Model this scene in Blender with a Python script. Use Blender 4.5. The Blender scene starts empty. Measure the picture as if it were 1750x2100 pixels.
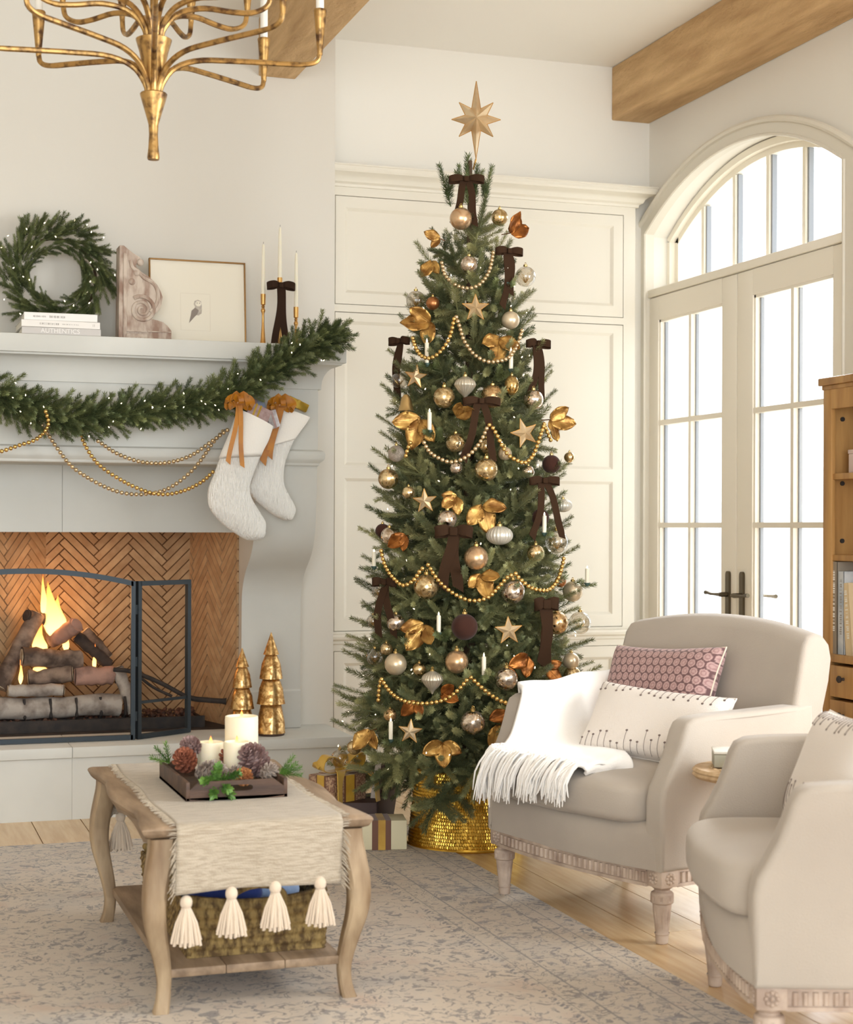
import bpy, bmesh, math, random
import numpy as np
from mathutils import Vector, Matrix, Euler
S = bpy.context.scene
COL = S.collection
rad = math.radians
rnd = random.Random(11)

# ---------------------------------------------------------------- camera
cam_d = bpy.data.cameras.new('camera')
cam = bpy.data.objects.new('camera', cam_d)
COL.objects.link(cam)
cam_d.sensor_fit = 'HORIZONTAL'
cam_d.sensor_width = 36.0
cam_d.lens = 36.0 * 3356 / 1750
cam_d.shift_y = 31 / 1750
cam_d.clip_start = 0.05
cam_d.dof.use_dof = True
cam_d.dof.focus_distance = 6.0
cam_d.dof.aperture_fstop = 5.6
cam.matrix_world = (Matrix.Translation((0, 0, 1.2)) @ Matrix.Rotation(rad(-18.7), 4, 'Z')
                    @ Matrix.Rotation(rad(90), 4, 'X') @ Matrix.Rotation(0.0036, 4, 'Z'))
S.camera = cam

# ---------------------------------------------------------------- world and light
W = bpy.data.worlds.new('sky')
S.world = W
W.use_nodes = True
_bg = W.node_tree.nodes['Background']
_bg.inputs[0].default_value = (0.87, 0.94, 1.0, 1)
_bg.inputs[1].default_value = 2.75
S.view_settings.view_transform = 'Standard'
S.view_settings.look = 'None'
S.view_settings.exposure = 0.14
S.view_settings.gamma = 1.0
S.view_settings.use_curve_mapping = False


def area(name, loc, aim, sx, sy, power, col=(1, 1, 1)):
    d = bpy.data.lights.new(name, 'AREA')
    d.shape = 'RECTANGLE'
    d.size, d.size_y, d.energy, d.color = sx, sy, power, col
    o = bpy.data.objects.new(name, d)
    COL.objects.link(o)
    o.location = loc
    o.rotation_euler = (Vector(aim) - Vector(loc)).to_track_quat('-Z', 'Y').to_euler()
    return o


# daylight of the side window and glazed doors, plus a fill added behind the camera
area('rear_fill_light', (-1.6, -6.0, 1.7), (1.6, 6.5, 2.9), 4.6, 2.8, 290, (0.865, 0.94, 1))
area('side_window_light', (4.12, 2.45, 1.6), (2.2, 4.35, 0.6), 1.5, 1.9, 130, (0.92, 0.965, 1))
dl = area('door_daylight', (6.0, 9.5, 3.8), (2.2, 4.5, 0.0), 1.8, 1.8, 160, (0.94, 0.97, 1))
dl.data.spread = rad(70)

# ---------------------------------------------------------------- materials


def lin(c):
    r = []
    for v in c[:3]:
        v = v / 255.0
        r.append(v / 12.92 if v <= 0.04045 else ((v + 0.055) / 1.055) ** 2.4)
    return (r[0], r[1], r[2], 1)


def mat(name, c, rough=.6, metal=0, c2=None, sc=8, stretch=(1, 1, 1), bump=0, bsc=60, bst=None, rv=0,
        sheen=0, coat=0, lo=.35, hi=.65, emit=0, spec=.5, detail=4, dist=0, vcol=None, bdist=.004, sss=0):
    m = bpy.data.materials.new(name)
    m.use_nodes = True
    N, L = m.node_tree.nodes, m.node_tree.links
    p = N['Principled BSDF']
    p.inputs['Roughness'].default_value = rough
    p.inputs['Metallic'].default_value = metal
    p.inputs['Specular IOR Level'].default_value = spec
    p.inputs['Base Color'].default_value = lin(c)
    if sheen:
        p.inputs['Sheen Weight'].default_value = sheen
    if coat:
        p.inputs['Coat Weight'].default_value = coat
        p.inputs['Coat Roughness'].default_value = .15
    if emit:
        p.inputs['Emission Color'].default_value = lin(c)
        p.inputs['Emission Strength'].default_value = emit
    if sss:
        p.inputs['Subsurface Weight'].default_value = sss
        p.inputs['Subsurface Radius'].default_value = (.03, .02, .01)
        p.inputs['Subsurface Scale'].default_value = .5
    tc = N.new('ShaderNodeTexCoord')
    oi = N.new('ShaderNodeObjectInfo')
    ad = N.new('ShaderNodeVectorMath')
    ad.operation = 'MULTIPLY_ADD'
    L.new(oi.outputs['Random'], ad.inputs[0])
    ad.inputs[1].default_value = (17, 31, 11)
    L.new(tc.outputs['Object'], ad.inputs[2])
    out = None
    if vcol:
        a = N.new('ShaderNodeVertexColor')
        a.layer_name = vcol
        out = a.outputs['Color']
    if c2:
        mp = N.new('ShaderNodeMapping')
        mp.inputs['Scale'].default_value = stretch
        L.new(ad.outputs[0], mp.inputs[0])
        nz = N.new('ShaderNodeTexNoise')
        nz.inputs['Scale'].default_value = sc
        nz.inputs['Detail'].default_value = detail
        nz.inputs['Distortion'].default_value = dist
        L.new(mp.outputs[0], nz.inputs['Vector'])
        rp = N.new('ShaderNodeValToRGB')
        rp.color_ramp.elements[0].position = lo
        rp.color_ramp.elements[0].color = lin(c)
        rp.color_ramp.elements[1].position = hi
        rp.color_ramp.elements[1].color = lin(c2)
        L.new(nz.outputs['Fac'], rp.inputs[0])
        out = rp.outputs[0]
    if rv:
        hs = N.new('ShaderNodeHueSaturation')
        mr = N.new('ShaderNodeMapRange')
        mr.inputs['To Min'].default_value = 1 - rv
        mr.inputs['To Max'].default_value = 1 + rv
        L.new(oi.outputs['Random'], mr.inputs['Value'])
        L.new(mr.outputs[0], hs.inputs['Value'])
        if out:
            L.new(out, hs.inputs['Color'])
        else:
            hs.inputs['Color'].default_value = lin(c)
        out = hs.outputs[0]
    if out:
        L.new(out, p.inputs['Base Color'])
    if bump:
        mp2 = N.new('ShaderNodeMapping')
        mp2.inputs['Scale'].default_value = bst or stretch
        L.new(tc.outputs['Object'], mp2.inputs[0])
        n2 = N.new('ShaderNodeTexNoise')
        n2.inputs['Scale'].default_value = bsc
        n2.inputs['Detail'].default_value = 3
        L.new(mp2.outputs[0], n2.inputs['Vector'])
        b = N.new('ShaderNodeBump')
        b.inputs['Strength'].default_value = bump
        b.inputs['Distance'].default_value = bdist
        L.new(n2.outputs['Fac'], b.inputs['Height'])
        L.new(b.outputs[0], p.inputs['Normal'])
    return m


def glass(name, tint=(255, 255, 255), refl=.12, edge=.5):
    m = bpy.data.materials.new(name)
    m.use_nodes = True
    N, L = m.node_tree.nodes, m.node_tree.links
    N.remove(N['Principled BSDF'])
    t = N.new('ShaderNodeBsdfTransparent')
    t.inputs[0].default_value = lin(tint)
    g = N.new('ShaderNodeBsdfGlossy')
    g.inputs['Roughness'].default_value = .03
    lw = N.new('ShaderNodeLayerWeight')
    lw.inputs['Blend'].default_value = .35
    mr = N.new('ShaderNodeMapRange')
    mr.inputs['To Min'].default_value = refl
    mr.inputs['To Max'].default_value = edge
    L.new(lw.outputs['Facing'], mr.inputs['Value'])
    mx = N.new('ShaderNodeMixShader')
    L.new(mr.outputs[0], mx.inputs[0])
    L.new(t.outputs[0], mx.inputs[1])
    L.new(g.outputs[0], mx.inputs[2])
    L.new(mx.outputs[0], N['Material Output'].inputs[0])
    return m


def mercury(name, c, c2, sc=30, lo=.42, hi=.6, r1=.12, r2=.45, m1=1., m2=.6):
    """mottled silvered glass: bright metal patches over a duller gold ground"""
    m = mat(name, c, r1, 1, c2=c2, sc=sc, lo=lo, hi=hi, detail=6, dist=.4, bump=.25, bsc=40)
    N, L = m.node_tree.nodes, m.node_tree.links
    nz = [n for n in N if n.type == 'TEX_NOISE'][0]
    for inp, a, b in (('Roughness', r1, r2), ('Metallic', m1, m2)):
        mr = N.new('ShaderNodeMapRange')
        mr.inputs['From Min'].default_value = lo
        mr.inputs['From Max'].default_value = hi
        mr.inputs['To Min'].default_value = a
        mr.inputs['To Max'].default_value = b
        L.new(nz.outputs['Fac'], mr.inputs['Value'])
        L.new(mr.outputs[0], N['Principled BSDF'].inputs[inp])
    return m


def flame_mat(name):
    m = bpy.data.materials.new(name)
    m.use_nodes = True
    N, L = m.node_tree.nodes, m.node_tree.links
    N.remove(N['Principled BSDF'])
    tc = N.new('ShaderNodeTexCoord')
    sp = N.new('ShaderNodeSeparateXYZ')
    L.new(tc.outputs['Generated'], sp.inputs[0])
    rp = N.new('ShaderNodeValToRGB')
    rp.color_ramp.elements[0].color = (1, .62, .22, 1)
    rp.color_ramp.elements[1].color = (1, .16, .02, 1)
    e = rp.color_ramp.elements.new(.45)
    e.color = (1, .5, .12, 1)
    L.new(sp.outputs['Z'], rp.inputs[0])
    em = N.new('ShaderNodeEmission')
    em.inputs['Strength'].default_value = 3.4
    L.new(rp.outputs[0], em.inputs[0])
    tr = N.new('ShaderNodeBsdfTransparent')
    lw = N.new('ShaderNodeLayerWeight')
    lw.inputs['Blend'].default_value = .35
    mx = N.new('ShaderNodeMixShader')
    L.new(lw.outputs['Facing'], mx.inputs[0])
    L.new(em.outputs[0], mx.inputs[1])
    L.new(tr.outputs[0], mx.inputs[2])
    L.new(mx.outputs[0], N['Material Output'].inputs[0])
    return m

# ---------------------------------------------------------------- geometry


class G:
    def __init__(s):
        s.v, s.f = [], []

    def add(s, vs, fs, M=None):
        o = len(s.v)
        if M is not None:
            vs = [M @ Vector(p) for p in vs]
        s.v += [tuple(p) for p in vs]
        s.f += [tuple(i + o for i in f) for f in fs]
        return s

    def box(s, c, d, bev=0, M=None, seg=2):
        if bev <= 0:
            x, y, z = d[0] / 2, d[1] / 2, d[2] / 2
            vs = [(c[0] + i * x, c[1] + j * y, c[2] + k * z) for i in (-1, 1) for j in (-1, 1) for k in (-1, 1)]
            return s.add(vs, [(0, 1, 3, 2), (4, 6, 7, 5), (0, 4, 5, 1), (2, 3, 7, 6), (0, 2, 6, 4), (1, 5, 7, 3)], M)
        bm = bmesh.new()
        bmesh.ops.create_cube(bm, size=1)
        for v in bm.verts:
            v.co = Vector((v.co.x * d[0], v.co.y * d[1], v.co.z * d[2]))
        bmesh.ops.bevel(bm, geom=list(bm.edges), offset=bev, segments=seg, affect='EDGES', profile=.5)
        bm.verts.index_update()
        vs = [(v.co.x + c[0], v.co.y + c[1], v.co.z + c[2]) for v in bm.verts]
        fs = [[v.index for v in f.verts] for f in bm.faces]
        bm.free()
        return s.add(vs, fs, M)

    def bx(s, x0, x1, y0, y1, z0, z1, bev=0, M=None):
        return s.box(((x0 + x1) / 2, (y0 + y1) / 2, (z0 + z1) / 2), (abs(x1 - x0), abs(y1 - y0), abs(z1 - z0)), bev, M)

    def lathe(s, prof, n=24, M=None, wob=None):
        vs, fs = [], []
        for r, z in prof:
            for i in range(n):
                a = 2 * math.pi * i / n
                k = r * (wob(a, z) if wob else 1)
                vs.append((k * math.cos(a), k * math.sin(a), z))
        m = len(prof)
        for j in range(m - 1):
            for i in range(n):
                i2 = (i + 1) % n
                fs.append((j * n + i, j * n + i2, (j + 1) * n + i2, (j + 1) * n + i))
        fs.append(tuple(range(n))[::-1])
        fs.append(tuple((m - 1) * n + i for i in range(n)))
        return s.add(vs, fs, M)

    def tube(s, pts, r, n=8, M=None, caps=True, flat=None):
        P = [Vector(p) for p in pts]
        k = len(P)
        rs = r if isinstance(r, (list, tuple)) else [r] * k
        T = [(P[min(i + 1, k - 1)] - P[max(i - 1, 0)]).normalized() for i in range(k)]
        up = Vector((0, 0, 1)) if abs(T[0].z) < .9 else Vector((1, 0, 0))
        nx = T[0].cross(up).normalized()
        vs, fs = [], []
        for i in range(k):
            nx = (nx - T[i] * nx.dot(T[i])).normalized()
            ny = T[i].cross(nx)
            for j in range(n):
                a = 2 * math.pi * j / n
                vs.append(P[i] + nx * (rs[i] * math.cos(a)) + ny * (rs[i] * math.sin(a) * (flat or 1)))
        for i in range(k - 1):
            for j in range(n):
                j2 = (j + 1) % n
                fs.append((i * n + j, i * n + j2, (i + 1) * n + j2, (i + 1) * n + j))
        if caps:
            fs.append(tuple(range(n))[::-1])
            fs.append(tuple((k - 1) * n + j for j in range(n)))
        return s.add(vs, fs, M)

    def loft(s, rings, M=None, caps=True):
        n, k = len(rings[0]), len(rings)
        vs = [p for r in rings for p in r]
        fs = []
        for i in range(k - 1):
            for j in range(n):
                j2 = (j + 1) % n
                fs.append((i * n + j, i * n + j2, (i + 1) * n + j2, (i + 1) * n + j))
        if caps:
            fs.append(tuple(range(n))[::-1])
            fs.append(tuple((k - 1) * n + j for j in range(n)))
        return s.add(vs, fs, M)

    def prism(s, poly, a, b, axis='x', M=None):
        """poly of 2-D points extruded from a to b along the axis"""
        def p3(p, t):
            return {'x': (t, p[0], p[1]), 'y': (p[0], t, p[1]), 'z': (p[0], p[1], t)}[axis]
        return s.loft([[p3(p, a) for p in poly], [p3(p, b) for p in poly]], M)

    def rloft(s, prof, x0, x1, r, M=None, n=4, steps=8, fn=None):
        """closed (y,z) profile run from x0 to x1 with softly rounded ends"""
        A = sum(prof[i][0] * prof[(i + 1) % len(prof)][1] - prof[(i + 1) % len(prof)][0] * prof[i][1] for i in range(len(prof)))
        sg = 1 if A > 0 else -1
        m = len(prof)
        nor = []
        for i in range(m):
            a, b = prof[i - 1], prof[(i + 1) % m]
            t = Vector((b[0] - a[0], b[1] - a[1])).normalized()
            nor.append((-t.y * sg, t.x * sg))

        def ring(x, off):
            q = [(x, p[0] + nn[0] * off, p[1] + nn[1] * off) for p, nn in zip(prof, nor)]
            return [fn(*p) for p in q] if fn else q
        rings = [ring(x0 + r - r * math.sin(rad(90) * (1 - k / n)), r * (1 - math.cos(rad(90) * (1 - k / n)))) for k in range(n)]
        rings += [ring(x0 + r + (x1 - x0 - 2 * r) * k / steps, 0) for k in range(steps + 1)]
        rings += [ring(x1 - r + r * math.sin(rad(90) * (k + 1) / n), r * (1 - math.cos(rad(90) * (k + 1) / n))) for k in range(n)]
        return s.loft(rings, M)

    def sell(s, c, d, e=.35, n=24, m=14, M=None, fn=None):
        """superellipsoid cushion"""
        def pw(v, k):
            return math.copysign(abs(v) ** k, v)
        vs, fs = [], []
        for j in range(m + 1):
            ph = -math.pi / 2 + math.pi * j / m
            for i in range(n):
                th = 2 * math.pi * i / n
                q = (c[0] + d[0] * pw(math.cos(ph), e) * pw(math.cos(th), e),
                     c[1] + d[1] * pw(math.cos(ph), e) * pw(math.sin(th), e), c[2] + d[2] * pw(math.sin(ph), e * 1.6))
                vs.append(fn(*q) if fn else q)
        for j in range(m):
            for i in range(n):
                i2 = (i + 1) % n
                fs.append((j * n + i, j * n + i2, (j + 1) * n + i2, (j + 1) * n + i))
        return s.add(vs, fs, M)

    def ball(s, c, r, n=14, m=9, M=None, sz=1):
        prof = [(max(1e-5, r * math.sin(math.pi * j / m)), c[2] - r * sz * math.cos(math.pi * j / m)) for j in range(m + 1)]
        T = Matrix.Translation((c[0], c[1], 0))
        return s.lathe(prof, n, (M @ T) if M is not None else T)

    def grid(s, nu, nv, fn, M=None, thick=0):
        vs = [fn(i / (nu - 1), j / (nv - 1)) for j in range(nv) for i in range(nu)]
        fs = [(j * nu + i, j * nu + i + 1, (j + 1) * nu + i + 1, (j + 1) * nu + i) for j in range(nv - 1) for i in range(nu - 1)]
        if not thick:
            return s.add(vs, fs, M)
        V = np.array([tuple(v) for v in vs])
        nr = np.zeros_like(V)
        for f in fs:
            a, b, c, d = V[list(f)]
            q = np.cross(c - a, d - b)
            for i in f:
                nr[i] += q
        nr /= np.maximum(np.linalg.norm(nr, axis=1, keepdims=True), 1e-9)
        B = V - nr * thick
        o = len(V)
        fs2 = [tuple(i + o for i in f[::-1]) for f in fs]
        rim = [i for i in range(nu)] + [j * nu + nu - 1 for j in range(1, nv)] + \
              [(nv - 1) * nu + i for i in range(nu - 2, -1, -1)] + [j * nu for j in range(nv - 2, 0, -1)]
        rf = [(rim[k], rim[k - 1], rim[k - 1] + o, rim[k] + o) for k in range(len(rim))]
        return s.add([tuple(p) for p in V] + [tuple(p) for p in B], fs + fs2 + rf, M)


def mesh(name, g, m=None, ang=40):
    me = bpy.data.meshes.new(name)
    me.from_pydata([tuple(v) for v in g.v], [], g.f)
    if ang is not None and ang > 0:
        me.shade_smooth()
        if ang < 180:
            me.set_sharp_from_angle(angle=rad(ang))
    if m:
        me.materials.append(m)
    return me


def link(name, me, parent=None, loc=(0, 0, 0), rot=None, M=None):
    o = bpy.data.objects.new(name, me)
    COL.objects.link(o)
    if parent:
        o.parent = parent
    if M is not None:
        o.matrix_local = M
    else:
        o.location = loc
        if rot:
            o.rotation_euler = rot
    return o


def obj(name, g, m, parent=None, ang=40, **k):
    return link(name, mesh(name, g, m, ang), parent, **k)


def tag(o, label=None, cat=None, group=None, kind=None):
    if label:
        o['label'] = label
    if cat:
        o['category'] = cat
    if group:
        o['group'] = group
    if kind:
        o['kind'] = kind
    return o


def thing(name, label, cat, loc=(0, 0, 0), rz=0, group=None, M=None):
    o = bpy.data.objects.new(name, None)
    o.empty_display_size = .05
    COL.objects.link(o)
    if M is not None:
        o.matrix_local = M
    else:
        o.location = loc
        o.rotation_euler = (0, 0, rz)
    return tag(o, label, cat, group)


def struct(name, g, m, ang=40, **k):
    return tag(obj(name, g, m, None, ang, **k), kind='structure')


def text(s, size, m, parent, M, name='lettering', depth=.0004, sx=1):
    c = bpy.data.curves.new('letters', 'FONT')
    c.body = s
    c.size = size
    c.align_x = 'CENTER'
    c.align_y = 'CENTER'
    c.extrude = depth
    t = bpy.data.objects.new('letters', c)
    COL.objects.link(t)
    dg = bpy.context.evaluated_depsgraph_get()
    me = bpy.data.meshes.new_from_object(t.evaluated_get(dg))
    bpy.data.objects.remove(t)
    me.materials.clear()
    me.materials.append(m)
    return link(name, me, parent, M=M @ Matrix.Diagonal((sx, 1, 1, 1)))


def curve(pts, n):
    """Catmull-Rom through pts"""
    P = [Vector(p) for p in pts]
    P = [P[0] * 2 - P[1]] + P + [P[-1] * 2 - P[-2]]
    out = []
    segs = len(P) - 3
    for k in range(n + 1):
        t = k / n * segs
        i = min(int(t), segs - 1)
        u = t - i
        a, b, c, d = P[i:i + 4]
        out.append(.5 * ((2 * b) + (c - a) * u + (2 * a - 5 * b + 4 * c - d) * u * u + (3 * b - a - 3 * c + d) * u ** 3))
    return out


def frame(o, x, z):
    """matrix at o whose local x and z axes are given"""
    x = Vector(x).normalized()
    z = Vector(z)
    z = (z - x * z.dot(x)).normalized()
    y = z.cross(x)
    M = Matrix((x, y, z)).transposed().to_4x4()
    M.translation = Vector(o)
    return M


def aim(o, z, spin=0):
    """matrix at o whose local z axis points along z"""
    q = Vector(z).to_track_quat('Z', 'Y')
    return Matrix.Translation(Vector(o)) @ q.to_matrix().to_4x4() @ Matrix.Rotation(spin, 4, 'Z')
# ---------------------------------------------------------------- palette
WALL = mat('wall_plaster', (238, 233, 223), .85, bump=.04, bsc=40)
BREAST = mat('chimney_plaster', (219, 213, 202), .85, bump=.04, bsc=40)
CEIL = mat('ceiling_plaster', (248, 244, 236), .9)
STONE = mat('painted_stone', (208, 206, 198), .75, c2=(201, 199, 191), sc=3, bump=.05, bsc=30)
CAB = mat('cabinet_paint', (226, 219, 204), .5)
DOORP = mat('door_paint', (244, 236, 220), .5)
OAKF = mat('oak_floor', (222, 190, 146), .27, c2=(204, 168, 122), sc=5, stretch=(9, .7, 1), rv=.09, bump=.06, bsc=30, spec=.5)
BEAM = mat('rough_oak', (226, 190, 140), .85, c2=(188, 150, 104), sc=7, stretch=(2.5, .35, 2.5), bump=.9, bsc=45, bst=(1, .5, 1), bdist=.01, detail=10, lo=.3, hi=.7)
GREYBAR = mat('grey_metal', (150, 153, 158), .5, metal=.3)
PANE = glass('window_glass', refl=.03, edge=.25)
BRONZE = mat('aged_bronze', (98, 88, 72), .4, metal=.9)
NICKEL = mat('hinge_metal', (150, 140, 120), .35, metal=.9)
DARK = mat('dark_gap', (60, 50, 40), .9)
WHITE = mat('white_plaster', (244, 240, 232), .8)

# ---------------------------------------------------------------- floor, walls, ceiling
YB, YC, XW, ZC = 7.45, 7.25, 3.70, 3.5
fl = struct('floor', G().bx(-2.4, 4.0, -2.4, 7.7, -.12, -.012), DARK)
pw = .1956
for k in range(-14, 16):
    x0 = .613 + k * pw
    if x0 > 3.65:
        continue
    x1 = min(x0 + pw, 3.7)
    y = -2.4 + rnd.random() * 1.4
    y0 = -2.4
    while y0 < 7.4:
        y1 = min(y, 7.45)
        o = obj('plank', G().box((0, 0, 0), (x1 - x0 - .0035, y1 - y0 - .003, .012)), OAKF, fl,
                loc=((x0 + x1) / 2, (y0 + y1) / 2, -.006))
        y0 = y1
        y += 1.5 + rnd.random() * .9
struct('ceiling', G().bx(-2.4, 4.0, -1.9, 7.7, ZC, ZC + .1), CEIL)
struct('wall_back', G().bx(1.98, 4.0, YB, YB + .15, 0, ZC), WALL)
g = G()                                   # chimney breast, open at the firebox
g.bx(1.56, 2.004, YC, YC + .2, .3, ZC)
g.bx(-2.4, .27, YC, YC + .2, 0, ZC)
g.bx(.27, 1.56, YC, YC + .2, 1.173, ZC)
g.bx(1.96, 2.004, YC + .2, YB + .1, 0, ZC)
g.bx(1.56, 2.004, YC, YC + .2, 0, .3)
struct('wall_chimney', g, BREAST)
struct('wall_left', G().bx(-2.4, -2.3, -1.9, YC, 0, ZC), WALL)

# right wall with the arched opening (centre y 6.53)
YA = 6.515


def arch(half, r, zc, n=28):
    a0 = math.asin(half / r)
    return [(YA - r * math.sin(-a0 + 2 * a0 * k / n), zc + r * math.cos(-a0 + 2 * a0 * k / n)) for k in range(n + 1)]


HW = .945
op = arch(HW, 1.665, 1.287)               # from +y side to -y side
g = G()
g.bx(XW, XW + .3, -1.9, 1.75, 0, ZC)
g.bx(XW, XW + .3, 3.65, YA - HW, 0, ZC)
g.bx(XW, XW + .3, 1.75, 3.65, 0, .35)
g.bx(XW, XW + .3, 1.75, 3.65, 2.5, ZC)
g.bx(XW, XW + .3, YA + HW, YB + .15, 0, ZC)
for (a, b) in zip(op[:-1], op[1:]):
    g.prism([(a[0], a[1]), (b[0], b[1]), (b[0], ZC), (a[0], ZC)], XW, XW + .3)
struct('wall_right', g, WALL)
# casing round the arch
ci = [(YA + .885, 0)] + arch(.885, 1.64, 1.287) + [(YA - .885, 0)]
co = [(YA + .995, 0)] + arch(.995, 1.769, 1.222) + [(YA - .995, 0)]
g = G()
for (a, b, c, d) in zip(ci[:-1], ci[1:], co[1:], co[:-1]):
    g.prism([a, b, c, d], XW - .045, XW + .002)
g.tube([(XW - .045, p[0], p[1]) for p in co], .016, 8)
g.tube([(XW - .047, p[0], p[1]) for p in ci], .008, 6)
struct('trim_1', g, CAB)
# transom rail between doors and arched light
g = G().bx(XW - .03, XW + .16, YA - .90, YA + .90, 2.349, 2.388, .004)
g.bx(XW + .04, XW + .1, YA - .90, YA + .90, 2.33, 2.352)
struct('trim_2', g, DOORP)
struct('ground', G().bx(4.0, 14, -4, 16, -.2, -.05), mat('terrace_stone', (232, 228, 220), .9, c2=(220, 216, 206), sc=3))


def pane(name, parent, y0, y1, z0, z1, x):
    return obj(name, G().bx(x, x + .005, y0, y1, z0, z1), PANE, parent)


# arched transom light
w1 = struct('window_1', G(), DOORP)
XG = 3.85
fo, fi = arch(.94, 1.66, 1.287), arch(.905, 1.628, 1.287)
g = G()
for (a, b, c, d) in zip(fi[:-1], fi[1:], fo[1:], fo[:-1]):
    g.prism([a, b, c, d], XG - .05, XG + .03)
for s in (1, -1):
    g.bx(XG - .05, XG + .03, YA + s * .905, YA + s * .94, 2.36, fi[0][1])
    g.bx(XG - .02, XG + .02, YA + s * .87, YA + s * .905, 2.36, 2.66)
for (a, b, c, d) in zip(*[q for q in (arch(.87, 1.6, 1.287)[:-1], arch(.87, 1.6, 1.287)[1:], fi[1:], fi[:-1])]):
    g.prism([a, b, c, d], XG - .02, XG + .02)
g.bx(XG - .05, XG + .03, YA - .94, YA + .94, 2.36, 2.42)
obj('window_frame', g, DOORP, w1)


def ztop(y, r=1.6):
    return 1.287 + math.sqrt(r * r - (y - YA) ** 2)


ys = [YA + .305 * k for k in (-2, -1, 0, 1, 2)]
for y in ys:
    obj('muntin', G().bx(XG - .022, XG + .012, y - .013, y + .013, 2.4, ztop(y)), DOORP, w1)
    obj('spacer_bar', G().bx(XG - .012, XG + .012, y - .026, y - .0132, 2.4, ztop(y)), GREYBAR, w1)
eds = [YA - .87] + ys + [YA + .87]
for a, b in zip(eds[:-1], eds[1:]):
    q = [(a + (b - a) * k / 6, ztop(a + (b - a) * k / 6)) for k in range(7)]
    obj('glass_pane', G().prism([(a, 2.42), (b, 2.42)] + q[::-1], XG + .012, XG + .017), PANE, w1)


# side window, outside the picture on the right
w2 = struct('window_2', G(), DOORP)
g = G()
for a, b, c, e in ((1.75, 1.81, .35, 2.5), (3.59, 3.65, .35, 2.5), (1.81, 3.59, .35, .42), (1.81, 3.59, 2.44, 2.5), (2.68, 2.72, .42, 2.44)):
    g.bx(XW + .1, XW + .16, a, b, c, e)
obj('window_frame', g, DOORP, w2)
for a, b in ((1.81, 2.68), (2.72, 3.59)):
    pane('glass_pane', w2, a, b, .42, 2.44, XW + .13)


def french_door(name, y0, y1, gy0, gy1, hy, sgn):
    """one glazed leaf; the room face is at x = XW-.02"""
    X0, X1 = XW - .02, XW + .025
    d = struct(name, G(), DOORP)
    g = G()
    g.bx(X0, X1, y0 + .002, gy0, .01, 2.345, .003)
    g.bx(X0, X1, gy1, y1 - .002, .01, 2.345, .003)
    g.bx(X0, X1, gy0, gy1, 2.23, 2.345)
    g.bx(X0, X1, gy0, gy1, .01, .27)
    for (a, b, c, e) in ((gy0, gy0 + .012, .27, 2.23), (gy1 - .012, gy1, .27, 2.23)):
        g.bx(X0 + .008, X1, a, b, c, e)
    g.bx(X0 + .008, X1, gy0, gy1, 2.218, 2.23)
    obj('door_frame', g, DOORP, d)
    ym = (gy0 + gy1) / 2
    zs = [.27, .708, 1.214, 1.72, 2.22]
    obj('muntin', G().bx(X0 + .006, X1, ym - .012, ym + .012, .27, 2.22), DOORP, d)
    obj('spacer_bar', G().bx(X1 - .016, X1, ym - .022, ym - .0122, .27, 2.22), GREYBAR, d)
    obj('spacer_bar', G().bx(X1 - .016, X1, gy1 - .024, gy1 - .0122, .27, 2.22), GREYBAR, d)
    for z in zs[1:-1]:
        obj('muntin', G().bx(X0 + .004, X1, gy0, gy1, z - .012, z + .012), DOORP, d)
    for a, b in ((gy0, ym - .012), (ym + .012, gy1)):
        for z0, z1 in zip(zs[:-1], zs[1:]):
            pane('glass_pane', d, a, b, z0 + .012, z1 - .012, X1 - .012)
    # handle: tall plate with a round head, lever and thumb turn
    h = obj('handle_plate', G().prism([(hy + .016 * math.cos(t), .99 + .016 * math.sin(t)) for t in [math.pi * k / 8 for k in range(9)]]
                                      + [(hy - .016, .72), (hy + .016, .72)], X0 - .012, X0), BRONZE, d)
    g = G().tube([(X0 - .012, hy, .9), (X0 - .05, hy, .9)], .011, 10)
    g.tube([(X0 - .05, hy + sgn * k, .9 + .005 * (k > .08)) for k in (-.012, .02, .05, .08, .11, .13)], [.009, .008, .006, .0065, .008, .01], 8)
    obj('lever', g, BRONZE, h)
    g = G().tube([(X1, hy, .9), (X1 + .045, hy, .9)], .010, 8)
    g.tube([(X1 + .045, hy + sgn * k, .9) for k in (-.012, .04, .08, .13)], [.008, .007, .007, .010], 8)
    obj('outer_lever', g, BRONZE, d)
    g = G().tube([(X0 - .012, hy, .775), (X0 - .04, hy, .775)], .012, 10)
    g.box((X0 - .045, hy + sgn * .008, .775), (.012, .045, .02), .004)
    obj('thumb_turn', g, BRONZE, h)
    hx = y1 if sgn > 0 else y0
    for z in (.33, .94, 1.535, 2.13):
        g = G().box((X0 - .006, hx + sgn * .013, z), (.012, .024, .104), .002)
        g.tube([(X0 - .014, hx + sgn * .002, z - .054), (X0 - .014, hx + sgn * .002, z + .054)], .006, 8)
        obj('hinge', g, NICKEL, d)
    return d


french_door('door_1', 6.528, 7.43, 6.664, 7.305, 6.587, 1)
french_door('door_2', 5.622, 6.524, 5.748, 6.386, 6.462, -1)

# ---------------------------------------------------------------- ceiling beams
for x0, x1, lab in ((1.644, 1.815, 'rough oak ceiling beam ending on the chimney wall behind the brass chandelier'),
                    (3.49, 3.698, 'rough oak ceiling beam running along the corner above the arched window')):
    g = G().bx(x0, x1, -1.8, (YC if x0 < 2 else YB) - .001, 3.235, ZC - .002, .006)
    tag(obj('ceiling_beam', g, BEAM), lab, 'beam', 'oak ceiling beams')

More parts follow.
